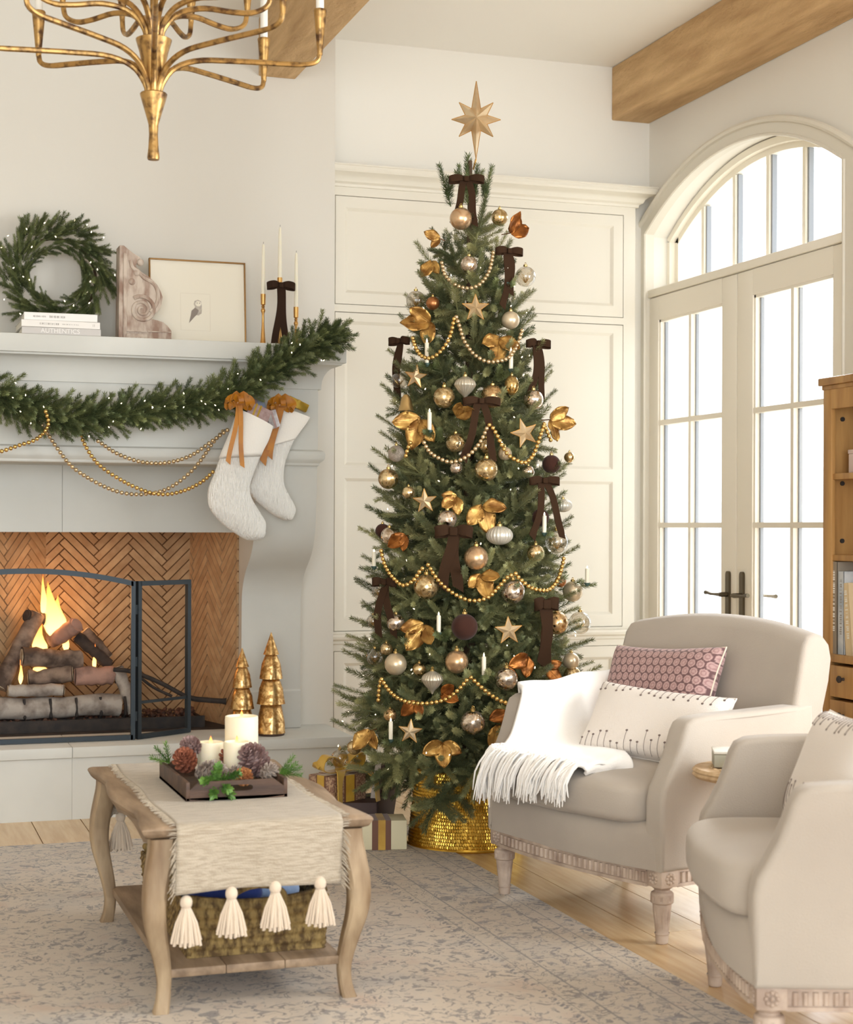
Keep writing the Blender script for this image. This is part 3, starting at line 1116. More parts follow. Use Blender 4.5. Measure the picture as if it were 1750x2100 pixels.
s2 = stocking('white knitted stocking hanging behind, further right with a wide cuff seam',
              [[(1.638, 1.704), (1.766, 1.666)], [(1.611, 1.636), (1.749, 1.639)], [(1.58, 1.569), (1.717, 1.595)], [(1.544, 1.507), (1.694, 1.557)], [(1.513, 1.408), (1.66, 1.468)], [(1.495, 1.363), (1.656, 1.385)], [(1.518, 1.326), (1.678, 1.336)], [(1.56, 1.286), (1.697, 1.303)], [(1.61, 1.249), (1.708, 1.27)], [(1.657, 1.227), (1.695, 1.235)]],
              6.785, .038, 11, True)
s1 = stocking('white boucle stocking in front, nearest the bead strands',
              [[(1.435, 1.686), (1.583, 1.618)], [(1.405, 1.594), (1.564, 1.561)], [(1.366, 1.502), (1.539, 1.511)], [(1.336, 1.417), (1.506, 1.427)], [(1.311, 1.35), (1.486, 1.362)], [(1.316, 1.279), (1.496, 1.317)], [(1.361, 1.219), (1.522, 1.273)], [(1.419, 1.175), (1.542, 1.242)], [(1.474, 1.144), (1.555, 1.214)], [(1.522, 1.142), (1.553, 1.175)]],
              6.69, .046, 9, False)
for st, p, tl, lab, ry in ((s1, (1.425, 6.625, 1.712), [(-.045, .245), (.012, .26)], 0, 0), (s2, (1.628, 6.735, 1.716), [(-.075, .24), (-.05, .215)], 1, 0)):
    b = obj('ribbon_bow', G().box((0, 0, 0), (.022, .02, .03), .006), MUST, st, loc=p)
    for s in (1, -1):
        for dz, k in ((.0, 1.), (.012, .7)):
            P = curve([(0, 0, 0), (s * .02 * k, -.016, .02 + dz), (s * .048 * k, -.02, .008), (s * .052 * k, -.008, -.022), (s * .03 * k, .006, -.012), (0, 0, 0)], 14)
            obj('loop', ribbon(G(), P, (.25, -.3, 1), .026), MUST, b, ang=60)
    obj('loop', ribbon(G(), curve([(0, -.01, 0), (0, -.03, .022), (.004, -.034, -.004), (0, -.014, -.012)], 10), (1, 0, 0), .022), MUST, b, ang=60)
    for k, (tx, tz) in enumerate(tl):
        obj('tail', tail((0, .004 - .006 * k, 0), (tx, -.022 if not lab else -.012, -tz), .019 + .008 * lab, .008, ph=k), MUST, b, ang=60)

# small wrapped presents in the stockings
GSILV = mat('silver_paper', (196, 190, 186), .35, metal=.4, c2=(160, 150, 152), sc=40)
GMAUV = mat('mauve_paper', (150, 120, 116), .5, c2=(176, 150, 144), sc=60)
GGOLD = mat('gold_paper', (196, 158, 62), .3, metal=.7)
GBLUE = mat('blue_grey_paper', (128, 138, 158), .5)
for lab, m, c, d, e in (('small mauve present with gold bands poking from the front stocking', GMAUV, (1.515, 6.69, 1.668), (.10, .05, .07), (0, rad(22), rad(8))),
                        ('little silver and pink present at the right of the front stocking opening', GSILV, (1.578, 6.70, 1.648), (.05, .04, .075), (0, rad(-20), rad(20))),
                        ('blue grey wrapped present tucked behind the front stocking opening', GBLUE, (1.52, 6.735, 1.715), (.075, .03, .05), (0, rad(-8), 0)),
                        ('slim gold present poking from the back stocking', GGOLD, (1.712, 6.785, 1.722), (.095, .035, .035), (0, rad(24), 0))):
    t = thing('stocking_present', lab, 'present', M=Matrix.Translation(c) @ Euler(e).to_matrix().to_4x4())
    obj('wrapped_box', G().box((0, 0, 0), d, .003), m, t)
    if 'bands' in lab:
        for x in (-.022, -.002):
            obj('band', G().box((x, 0, 0), (.008, d[1] + .002, d[2] + .002)), GGOLD, t)
    else:
        obj('band', G().box((0, 0, 0), (.01, d[1] + .002, d[2] + .002)), m if 'slim' in lab else GMAUV, t)
# ---------------------------------------------------------------- things on the mantel shelf (top at z = 1.975)
ZM = 1.9755
PAPER = mat('book_pages', (232, 226, 212), .9, bump=.3, bsc=300, bst=(.2, .2, 4))
INK = mat('grey_ink', (150, 144, 136), .8)
WINK = mat('white_ink', (236, 232, 226), .8)


def book(lab, d, cover, M, group=None, title=None, tink=None, tsize=.02, tx=0, up=False):
    """closed book lying flat: local x along the spine, y from spine (0) to fore edge, z thickness"""
    L, Wd, T = d
    t = thing('book', lab, 'book', M=M, group=group)
    g = G().bx(-L / 2, L / 2, 0, Wd, 0, .0025, .001)
    g.bx(-L / 2, L / 2, 0, Wd, T - .0025, T, .001)
    g.bx(-L / 2, L / 2, 0, .003, .001, T - .001)
    obj('cover', g, cover, t)
    obj('pages', G().bx(-L / 2 + .003, L / 2 - .003, .004, Wd - .004, .0026, T - .0026), PAPER, t)
    for s, sz, x, fl in title or []:
        text(s, sz, tink, t, Matrix.Translation((x, -.0006, T / 2)) @ Matrix.Rotation(rad(90), 4, 'X') @ Matrix.Rotation(rad(180 if fl else 0), 4, 'Z'))
    return t


CW = mat('white_cover', (236, 232, 226), .6)
CW2 = mat('cream_cover', (232, 226, 218), .6)
CG = mat('grey_cover', (196, 190, 184), .6)
RX = Matrix.Rotation(rad(0), 4, 'Z')
book('pale grey hardback lowest of the mantel book stack lettered AUTHENTICS', (.315, .25, .0285), CG, Matrix.Translation((.724, 6.772, ZM)), 'books on the mantel',
     [('AUTHENTICS', .026, -.005, 0)], WINK)
bk2 = book('white hardback in the middle of the mantel book stack', (.314, .25, .028), CW2, Matrix.Translation((.722, 6.774, ZM + .029)) @ Matrix.Rotation(.02, 4, 'Z'), 'books on the mantel',
     [], INK)
bk3 = book('white hardback topmost of the mantel book stack under the wreath', (.292, .24, .031), CW, Matrix.Translation((.722, 6.778, ZM + .0575)) @ Matrix.Rotation(-.02, 4, 'Z'), 'books on the mantel',
     [], INK)



def marks(parent, x0, x1, h, z, m, seed, y=-.0006):
    """print too small to read in the photograph: a row of tiny strokes"""
    q = random.Random(seed)
    g = G()
    x = x0
    while x < x1:
        w = q.choice((.0012, .0012, .003))
        hh = h * q.uniform(.75, 1)
        g.bx(x, x + w, y, y + .0005, z - hh / 2, z + hh / 2)
        x += w + q.choice((.0016, .002, .0045))
    obj('spine_print', g, m, parent, ang=0)


marks(bk2, -.085, -.01, .009, .014, INK, 2)
marks(bk2, .005, .07, .004, .014, INK, 3)
marks(bk2, .128, .136, .012, .014, INK, 4)
marks(bk3, -.11, -.06, .007, .015, INK, 5)
marks(bk3, -.045, .015, .010, .015, INK, 6)

# carved wooden bracket
OLDW = mat('weathered_paint_wood', (200, 184, 168), .9, c2=(148, 120, 104), sc=14, stretch=(2, 2, .7), bump=.6, bsc=30, lo=.42, hi=.66, detail=7)
cb = thing('carved_bracket', 'weathered carved wooden corbel bracket standing between wreath and framed print', 'bracket', (.982, 7.02, ZM))
sc = .225 / 1050


def q_(x, y):
    return ((x - 105) * sc, (2060 - y) * sc)


out = [q_(*p) for p in [(105, 2050), (120, 140), (200, 140), (300, 220), (400, 290), (520, 360), (510, 440), (460, 470), (430, 530), (540, 640), (680, 720), (780, 800), (860, 880), (930, 1000), (970, 1120), (950, 1260), (900, 1380), (820, 1470), (700, 1530), (690, 1560), (870, 1590), (980, 1620), (1060, 1680), (1150, 1790), (1150, 2050)]]
obj('body', G().prism(out, -.05, .05, 'y'), OLDW, cb, ang=20)
sp = []
for k in range(60):
    a = k / 59 * 4.4 * math.pi
    r = .052 * (1 - k / 59) + .006
    sp.append((q_(560, 1390)[0] + r * math.cos(-a + 2.2), -.052, q_(560, 1390)[1] + r * math.sin(-a + 2.2)))
obj('scroll', G().tube(sp, [.009 - .004 * k / 59 for k in range(60)], 8), OLDW, cb)
ed = [q_(*p) for p in [(330, 420), (370, 560), (480, 640), (600, 760), (740, 830), (830, 920), (880, 1060), (870, 1200), (810, 1330), (720, 1430)]]
obj('edge_moulding', G().tube([(p.x, -.05, p.z) for p in curve([(a, 0, b) for a, b in ed], 30)], .008, 8), OLDW, cb)
g = G().bx(*[v for v in (q_(190, 0)[0], q_(265, 0)[0])], -.056, -.048, .02, .38, .003)
obj('stile', g, OLDW, cb)
g = G().bx(.03, .118, -.058, -.05, .048, .052)
g.bx(.03, .12, -.06, -.05, .004, .04, .004)
g.bx(.122, .222, -.056, -.05, .05, .054)
for k in range(5):
    g.ball((.04 + k * .018, -.054, .022), .009, 8, 5)
obj('base_carving', g, OLDW, cb)
for c in ((.075, .30), (.09, .345), (.055, .26)):
    obj('acanthus', G().ball((c[0], -.045, c[1]), .016, 10, 6), OLDW, cb)

# framed print
pr = thing('framed_print', 'thin gold framed print of a small grey owl sketch leaning on the mantel wall', 'picture',
           M=Matrix.Translation((1.346, 7.10, ZM)) @ Matrix.Rotation(rad(-5), 4, 'X'))
FRAME = mat('gilt_frame', (150, 112, 62), .4, metal=.6)
MATB = mat('cream_mount', (238, 230, 212), .9)
SKE = mat('pencil', (176, 166, 154), .9, c2=(204, 194, 180), sc=90)
SKD = mat('dark_pencil', (146, 134, 124), .9)
hw, H_ = .213, .392
g = G()
for a, b, c, d in ((-hw, -hw + .006, 0, H_), (hw - .006, hw, 0, H_), (-hw, hw, 0, .006), (-hw, hw, H_ - .006, H_)):
    g.bx(a, b, -.012, .012, c, d, .001)
obj('frame', g, FRAME, pr)
obj('mount', G().bx(-hw + .005, hw - .005, -.002, .006, .005, H_ - .005), MATB, pr)
LINE = mat('plate_mark', (228, 218, 200), .9)
g = G()
for a, b, c, d in ((-.075, .055, .244, .2455), (.054, .0555, .08, .244), (-.076, -.0745, .08, .244), (-.075, .055, .08, .0815)):
    g.bx(a, b, -.0028, -.002, c, d)
obj('plate_mark', g, LINE, pr)


def disc(pts, y=-.003):
    return G().add([(a, y, b) for a, b in pts] + [(a, y + .0008, b) for a, b in pts], [tuple(range(len(pts)))[::-1], tuple(range(len(pts), 2 * len(pts)))] +
                   [(k, (k + 1) % len(pts), (k + 1) % len(pts) + len(pts), k + len(pts)) for k in range(len(pts))])


ow = obj('owl_drawing', disc([(-.012, .186), (-.018, .198), (-.014, .212), (0, .218), (.014, .212), (.017, .197), (.018, .178), (.016, .158), (.004, .148), (-.012, .15), (-.02, .165)]), SKE, pr)
obj('wing', disc([(-.012, .182), (-.028, .168), (-.032, .146), (-.04, .112), (-.018, .138), (-.004, .152), (.004, .17)], -.0036), SKD, ow)
obj('face', disc([(.002 + .013 * math.cos(k), .2 + .012 * math.sin(k)) for k in [2 * math.pi * i / 14 for i in range(14)]], -.0037), MATB, ow)
for x in (-.003, .008):
    obj('eye', disc([(x + .0022 * math.cos(k), .203 + .0022 * math.sin(k)) for k in [2 * math.pi * i / 8 for i in range(8)]], -.0045), SKD, ow)

# candlesticks and tapers
BRASS = mat('aged_brass', (196, 150, 88), .3, metal=.9)
WAX = mat('ivory_wax', (240, 232, 210), .5, sss=.15)
VELV = mat('brown_velvet', (54, 38, 28), .95, sheen=0, spec=.12)
for k, (x, y, zh, zt, nm) in enumerate(((1.612, 7.0, 2.215, 2.435, 'left'), (1.684, 6.99, 2.289, 2.512, 'middle'), (1.760, 7.0, 2.165, 2.405, 'right'))):
    h = zh - ZM
    lab = {'left': 'slim brass candlestick left of the bow tied one', 'middle': 'tallest slim brass candlestick, tied with a dark velvet bow', 'right': 'shortest slim brass candlestick, right of the bow tied one by the garland end'}[nm]
    t = thing('candlestick', lab, 'candlestick', (x, y, ZM), group='brass candlesticks on the mantel')
    pf = [(.02, 0), (.02, .004), (.014, .012), (.010, .05), (.006, h * .45), (.0055, h - .085), (.0095, h - .075), (.010, h - .07), (.0055, h - .06), (.0085, h - .055), (.0055, h - .05), (.0105, h - .045), (.0115, h), (.009, h), (.009, h - .006)]
    obj('stem', G().lathe(pf[:10], 16), BRASS, t)
    obj('cup', G().lathe(pf[9:], 16), BRASS, t)
    c = thing('taper_candle', 'ivory taper candle in the %s candlestick' % {'left': 'left', 'middle': 'tallest, bow tied', 'right': 'right hand, shortest'}[nm], 'candle', (x, y, zh - .005), group='taper candles on the mantel')
    L = zt - zh + .005
    obj('wax', G().lathe([(.0088, 0), (.0086, L * .3), (.0066, L * .85), (.005, L * .97), (.001, L)], 14), WAX, c)
    obj('wick', G().tube([(0, 0, L - .002), (.001, 0, L + .008)], .0008, 4), SOOT, c)
b = thing('velvet_bow', 'dark brown velvet bow tied round the tallest brass candlestick', 'bow', (1.683, 6.972, 2.253))
bow(b, .062, .03, [(-.022, .262), (.026, .27)], VELV, drop=.12)

# ---------------------------------------------------------------- mercury glass trees on the hearth
MTREE = mercury('gold_mercury_glass', (232, 194, 132), (166, 120, 64), sc=60, lo=.4, hi=.6, r1=.3, r2=.45, m1=1., m2=.75)
BASEW = mat('dark_base', (70, 48, 34), .5)
for lab, x, y, H_, rs in (('taller gold mercury glass tree with four scalloped tiers by the fireplace leg', 1.637, 6.93, .445, (.062, .061, .050, .034)),
                          ('smaller gold mercury glass tree half hidden behind the tall pillar candle', 1.513, 6.945, .378, (.057, .052, .042, .029))):
    t = thing('glass_tree', lab, 'tree ornament', (x, y, .297), group='mercury glass trees on the hearth')
    obj('base', G().lathe([(rs[0] * .92, 0), (rs[0] * .95, .006), (rs[0] * .95, .012)], 28), BASEW, t)
    z = .01
    hs = (.29, .25, .24, .22)
    top = H_
    for k in range(4):
        h = hs[k] * (top - .01)
        r0 = rs[k]
        r1 = rs[k + 1] * .70 if k < 3 else .0015
        wob = (lambda a, zz, z0=z: 1 + .035 * math.cos(14 * a) * max(0, 1 - (zz - z0) / .02))
        if k < 3:
            pf = [(r0 * .9, z), (r0, z), (r0 * .985, z + .006), (r0 * (.9 if k else .97), z + h * .35), (r0 * .72 + r1 * .22, z + h * .6), (r1 * 1.02, z + h), (r1 * .9, z + h + .003)]
        else:
            pf = [(r0 * .85, z), (r0, z), (r0 * .95, z + .006), (r0 * .62, z + h * .4), (r0 * .3, z + h * .72), (.0015, z + h)]
        obj('tier', G().lathe(pf, 42, wob=wob), MTREE, t, ang=50)
        z += h
# tree ornaments: kind|position|size|label, in metres
ORN_TXT = '''
cha|2.073,5.738,2.35|0.0418|smooth champagne glass bauble just under the topmost velvet bow
mer|2.226,5.733,2.364|0.0311|small mottled gold bauble right of the topmost velvet bow
sil|2.086,5.683,2.171|0.0325|mottled silver bauble hanging inside the highest bead swag
clr|2.353,5.787,2.156|0.039|clear glass bauble at the tree's right edge beside the upper right bow
clr|1.934,5.849,2.053|0.0367|clear glass bauble at the tree's left edge above the large crumpled gold leaf
cop|1.979,5.783,2.036|0.0255|small coppery bauble tucked between the clear bauble and the highest star
prl|2.237,5.645,1.968|0.0334|pearly silver bauble right of the highest star
oni|2.041,5.597,1.717|0.039|ribbed grey onion bauble above the middle velvet bow
mer|1.97,5.625,1.673|0.0391|mottled gold bauble left of the middle velvet bow
msh|2.146,5.593,1.679|0.041|quilted champagne bauble behind the right loop of the middle bow
egg|2.217,5.58,1.721|0.0268|gold egg bauble left of the long right hand bow tails
sil|2.319,5.621,1.673|0.038|mottled silver bauble hanging between two long bow tails at right
bel|1.867,5.757,1.66|0.0307|small gold bell bauble at the left edge below the left velvet bow
clr|1.88,5.882,1.753|0.0313|clear glass bauble behind the left velvet bow tails
mer|2.015,5.625,1.508|0.0356|mottled bauble half hidden left of the middle bow's left tail
mer|2.125,5.598,1.499|0.0285|dark gold bauble between the tails of the middle bow
prl|2.181,5.554,1.469|0.0249|pale pearl bauble peeping behind the bead swag right of the middle bow
tau|1.836,5.776,1.472|0.0307|taupe glitter bauble at the left edge beside the bead strand
mer|1.818,5.816,1.379|0.0381|mottled gold bauble low on the left edge under the taupe bauble
mer|2.101,5.534,1.409|0.0423|large mottled gold bauble under the peak of the middle bead swag
vel|2.396,5.629,1.436|0.0345|dark brown velvet bauble above the right hand bow
sil|2.278,5.567,1.404|0.0233|small silver bauble just above the right hand bow
mer|2.506,5.714,1.467|0.0204|small gold bauble at the far right edge beside the brown velvet bauble
sil|2.008,5.598,1.415|0.023|small silver bauble half hidden under the middle bead swag
mer|1.857,5.693,1.326|0.0232|small gold bauble left above the middle left star
sil|1.964,5.568,1.227|0.0352|mottled silver bauble above the flat velvet bow
rib|2.141,5.504,1.171|0.0475|wide ribbed silver bauble right of the flat velvet bow
vel|2.331,5.577,1.236|0.0323|dark brown velvet bauble behind the clip candle between bow tails
rib|2.493,5.744,1.284|0.0353|ribbed pale bauble at the right edge beside the right bow tails
clr|2.403,5.593,1.147|0.0434|large clear glass bauble at the right edge under the right bow tail
mer|2.288,5.518,1.106|0.032|mottled gold bauble left under the large clear bauble
cha|2.053,5.508,1.09|0.0438|large smooth champagne bauble right of the flat bow tails
vel|1.803,5.838,1.185|0.0273|dark velvet bauble peeping out at the left edge
sil|1.807,5.765,1.167|0.0324|mottled silver bauble in front of the dark velvet one at left
mer|1.891,5.585,0.986|0.0457|large ribbed champagne bauble hanging under the left bead peak
sil|2.183,5.477,0.97|0.0439|large mottled silver bauble hanging under the right bead peak
clr|1.779,5.8,0.961|0.0271|clear glass bauble left of the lower left bow
clr|1.755,5.795,0.851|0.0252|small clear glass bauble below and left of the lower left bow
sil|1.812,5.698,0.85|0.0338|mottled silver bauble behind the lower left bow tails
vel|2.004,5.492,0.844|0.047|largest brown velvet bauble at the centre of the lower tree
prl|2.52,5.709,0.958|0.0389|pearl gold bauble at the right edge above the lower right baubles
msh|2.374,5.522,0.852|0.0411|quilted gold bauble right of the wide brown ribbon
clr|2.545,5.697,0.839|0.0426|clear mottled bauble at the far right edge beside the quilted gold one
cop|2.412,5.577,1.001|0.0217|small coppery bauble at the right end of the bead swag
prl|2.446,5.553,0.708|0.0306|pearly bauble upper of the pair at the right edge behind the armchair
mer|2.455,5.563,0.655|0.0325|gold bauble lower of the pair at the right edge behind the armchair
prl|1.794,5.643,0.704|0.0406|silvery pearl bauble low on the left side of the tree
clr|1.748,5.751,0.723|0.0322|clear glass bauble left of the low silvery pearl bauble
mer|1.783,5.72,0.753|0.0232|small gold bauble above the low silvery pearl bauble
cha|1.972,5.485,0.721|0.0417|smooth rose champagne bauble below the big velvet bauble
mer|1.87,5.6,0.686|0.0246|small mottled gold bauble above the ribbed onion bauble
oni|1.894,5.524,0.655|0.0383|pale ribbed onion bauble above the lowest bead swag
sil|2.143,5.436,0.66|0.0417|bright mottled silver gold bauble above the right end of the lowest swag
msh|1.769,5.63,0.523|0.0229|small quilted bauble left above the lowest star
sil|2.015,5.433,0.509|0.0431|large mottled silver bauble below the lowest bead swag
clr|1.686,6.0,0.32|0.0334|clear glass bauble at the lowest left above the gold bow gift
mer|1.68,5.783,0.389|0.0269|gold bauble on the lowest left branches
star|2.097,5.646,2.004|0.052,0.0|gold star ornament highest on the tree below the topper
star|1.905,5.736,1.753|0.045,-8.0|gold star ornament left of the grey onion bauble
star|2.25,5.556,1.544|0.0553,18.0|tilted gold star ornament right of the middle velvet bow
star|1.903,5.627,1.294|0.046,4.0|gold star ornament at middle left above the flat bow
star|2.155,5.457,0.831|0.0524,3.0|gold star ornament right of the largest velvet bauble
star|1.823,5.544,0.473|0.0452,-4.0|gold star ornament lowest on the tree above the collar
leaf|2.004,5.791,2.283|0.0365,160.0|small gold magnolia leaf at upper left under the top bauble
leaf|2.309,5.806,2.324|0.0558,15.0|curled bronze gold leaf at upper right of the tree
leaf|1.977,5.8,2.197|0.0438,250.0|veined gold leaf at the left edge of the highest swag
leaf|1.953,5.749,1.962|0.0651,195.0|large crumpled gold leaf at left under the clear bauble
leaf|2.186,5.62,1.896|0.0574,260.0|gold leaf pair hanging under the pearly bauble
leaf|1.895,5.68,1.591|0.0642,250.0|gold leaf cluster at left beside a clip candle
leaf|2.002,5.589,1.607|0.046,10.0|gold leaf pointing at the middle velvet bow
leaf|2.428,5.698,1.608|0.0589,-20.0|gold leaf cluster at the right edge beside the tilted star
leaf|2.085,5.523,1.276|0.0598,290.0|gold magnolia leaf sprig at the centre of the tree
leaf|1.994,5.558,1.309|0.0422,220.0|small gold leaf left of the centre sprig
leaf|2.069,5.495,1.028|0.056,285.0|gold leaf hanging under the large champagne bauble
leaf|1.84,5.686,1.169|0.0463,200.0|copper leaf at left beside the silver bauble
leaf|1.875,5.573,0.846|0.0631,240.0|gold leaf spray left of the largest velvet bauble
leaf|2.235,5.451,0.735|0.0491,200.0|copper leaf left of the wide brown ribbon's end
leaf|2.317,5.47,0.695|0.0424,310.0|copper leaf right of the wide brown ribbon's end
leaf|1.911,5.464,0.433|0.0517,270.0|three lobed gold leaf spray above the tree collar
leaf|1.715,5.712,0.457|0.0533,230.0|gold leaf at lower left of the tree
leaf|2.103,5.412,0.494|0.0518,255.0|gold leaf by the left armchair's edge
leaf|2.138,5.417,0.541|0.0416,200.0|bronze leaf over the end of the lowest swag
leaf|1.84,5.555,0.574|0.0418,230.0|copper leaf behind the lowest bead swag at left
leaf|1.919,5.499,0.605|0.0416,340.0|dark copper leaf behind the lowest bead swag at right
can|2.23,5.677,2.141|0.0617|white clip candle in front of the upper right bow tails
can|1.939,5.72,1.846|0.0828|white clip candle under the large crumpled gold leaf
can|2.219,5.605,1.818|0.0718|white clip candle under the gold leaf pair at right
can|1.924,5.645,1.589|0.0711|white clip candle against the left gold leaf cluster
can|2.331,5.554,1.216|0.068|white clip candle between the right bow tails
can|1.781,5.85,1.083|0.0583|clip candle on the far left branch tips
can|2.56,5.687,1.021|0.0592|clip candle on the far right branch tips
can|1.923,5.536,0.858|0.0664|white clip candle beside the gold leaf spray
can|2.063,5.455,0.711|0.0729|white clip candle right of the rose champagne bauble
can|1.77,5.609,0.474|0.0701|white clip candle left of the lowest star
bow|2.111,5.776,2.501|0.0659,0.022,0.1649,-0.0513,0.0366|black velvet bow topmost on the tree
bow|2.235,5.7,2.227|0.0547,0.0219,0.2005,-0.0219,0.0146|dark brown velvet bow at upper right with one long tail
bow|1.91,5.899,1.902|0.048,0.0222,0.2032,-0.0037,-0.0222|dark velvet bow at the left edge with hanging tails
bow|2.348,5.704,1.889|0.055,0.0238,0.1926,-0.033,0.0257|long tailed brown velvet bow at right of the tree
bow|2.089,5.564,1.656|0.0673,0.023,0.2035,-0.0637,0.0496|brown velvet bow in the middle of the tree over a gold bauble
bow|2.324,5.569,1.372|0.061,0.0233,0.2009,-0.0431,0.0825|brown velvet bow at right under the velvet bauble
bow|1.984,5.549,1.185|0.0667,0.0246,0.1931,-0.0351,0.0105|flat wide dark velvet bow left of the ribbed bauble
bow|1.795,5.731,0.999|0.0483,0.025,0.1861,-0.0286,0.0322|dark velvet bow at lower left over the clear baubles
bow|2.306,5.499,0.923|0.0461,0.0266,0.2091,-0.0071,0.0035|wide brown ribbon bow at lower right beside the quilted bauble
'''
STRANDS = [[(1.999,5.73,2.178),(2.004,5.707,2.13),(2.03,5.672,2.091),(2.072,5.65,2.077),(2.114,5.64,2.094),(2.151,5.648,2.146),(2.175,5.67,2.224)],[(1.905,5.778,1.901),(1.906,5.744,1.86),(1.917,5.711,1.828),(1.939,5.678,1.819),(1.968,5.655,1.841),(2.0,5.649,1.891),(2.021,5.655,1.966)],[(2.026,5.649,1.969),(2.035,5.637,1.931),(2.043,5.622,1.887),(2.058,5.604,1.851),(2.077,5.593,1.826),(2.106,5.579,1.806),(2.139,5.572,1.802),(2.195,5.579,1.817),(2.226,5.594,1.848),(2.243,5.605,1.869),(2.275,5.636,1.934)],[(1.86,5.671,1.507),(1.851,5.678,1.477),(1.846,5.684,1.451)],[(1.897,5.625,1.506),(1.908,5.613,1.479),(1.926,5.589,1.456),(1.974,5.556,1.434),(2.026,5.53,1.455),(2.071,5.524,1.505),(2.1,5.522,1.565)],[(2.106,5.524,1.569),(2.12,5.52,1.555),(2.138,5.514,1.52),(2.156,5.512,1.485),(2.178,5.508,1.457),(2.227,5.513,1.435),(2.255,5.52,1.443),(2.283,5.532,1.474),(2.317,5.554,1.545),(2.335,5.569,1.58)],[(2.335,5.569,1.58),(2.351,5.576,1.549),(2.368,5.583,1.519)],[(1.774,5.742,1.112),(1.777,5.72,1.073),(1.783,5.697,1.045),(1.792,5.673,1.022),(1.817,5.622,0.99),(1.847,5.591,1.009),(1.866,5.576,1.042),(1.884,5.566,1.062)],[(1.891,5.559,1.065),(1.915,5.53,1.015),(1.948,5.502,0.976),(1.993,5.478,0.947),(2.033,5.461,0.939),(2.077,5.45,0.952),(2.112,5.451,0.983),(2.149,5.455,1.021),(2.174,5.455,1.032)],[(2.182,5.457,1.035),(2.193,5.457,1.021),(2.234,5.456,0.987),(2.275,5.463,0.975),(2.316,5.479,0.974),(2.349,5.497,0.994),(2.37,5.511,1.018),(2.393,5.533,1.06),(2.409,5.553,1.098)],[(1.734,5.642,0.577),(1.738,5.645,0.617),(1.744,5.647,0.65)],[(1.746,5.642,0.651),(1.767,5.597,0.607),(1.801,5.547,0.581),(1.858,5.494,0.576),(1.92,5.456,0.592),(1.964,5.437,0.629),(1.998,5.43,0.67)],[(2.005,5.428,0.67),(2.021,5.422,0.654),(2.059,5.405,0.617),(2.105,5.394,0.587),(2.16,5.388,0.571)]]
# ---------------------------------------------------------------- Christmas tree
TX, TY = 2.157, 5.868
TPROF = [(.25, .50), (.383, .60), (.55, .54), (.81, .46), (1.22, .40), (1.63, .354), (1.909, .275), (2.095, .242), (2.374, .168), (2.6, .074), (2.95, .02)]


def trad(z):
    return float(np.interp(z, [p[0] for p in TPROF], [p[1] for p in TPROF]))


ORN = []
for l in ORN_TXT.strip().split('\n'):
    k, p, r, lab = l.split('|')
    ORN.append((k, Vector([float(v) for v in p.split(',')]), [float(v) for v in r.split(',')], lab))

tree = thing('christmas_tree', 'tall slim green Christmas tree with fairy lights standing in a gold collar', 'Christmas tree', (TX, TY, 0))
obj('trunk', G().tube([(0, 0, .02), (0, 0, 1.2), (0, 0, 2.6)], [.03, .022, .008], 10), BARK, tree)
st = G()
for k in range(3):
    a = k * 2.094
    st.tube([(0, 0, .12), (.17 * math.cos(a), .17 * math.sin(a), .015)], .012, 6)
obj('stand', st, SOOT, tree)


def branch_mesh(seed, L):
    q = random.Random(seed)
    g = G()
    pts = [(0, 0, 0), (L * .35, 0, L * .02), (L * .7, q.uniform(-.02, .02), L * .07), (L * .95, q.uniform(-.03, .03), L * .14)]
    g.tube(pts, [.005, .0045, .0035, .002], 5)
    P = curve(pts, 20)
    k = max(7, int(6 + L * 34))
    sl = min(.125, .06 + L * .22)
    needles(g, P[-1], (1, q.uniform(-.15, .15), .3), sl * 1.0, .0225, int(sl * 2050), q)
    for i in range(k):
        t = .15 + .8 * (i + q.random() * .6) / k
        s = 1 if i % 2 else -1
        p = P[int(t * 20)]
        yaw = rad(q.uniform(28, 62)) * s
        el = rad(q.uniform(-40, 48))
        needles(g, p, (math.cos(yaw) * math.cos(el), math.sin(yaw) * math.cos(el), math.sin(el)), sl * q.uniform(.75, 1.05), .0215, int(sl * 2000), q)
    return mesh('branch', g, FIRT, 0)


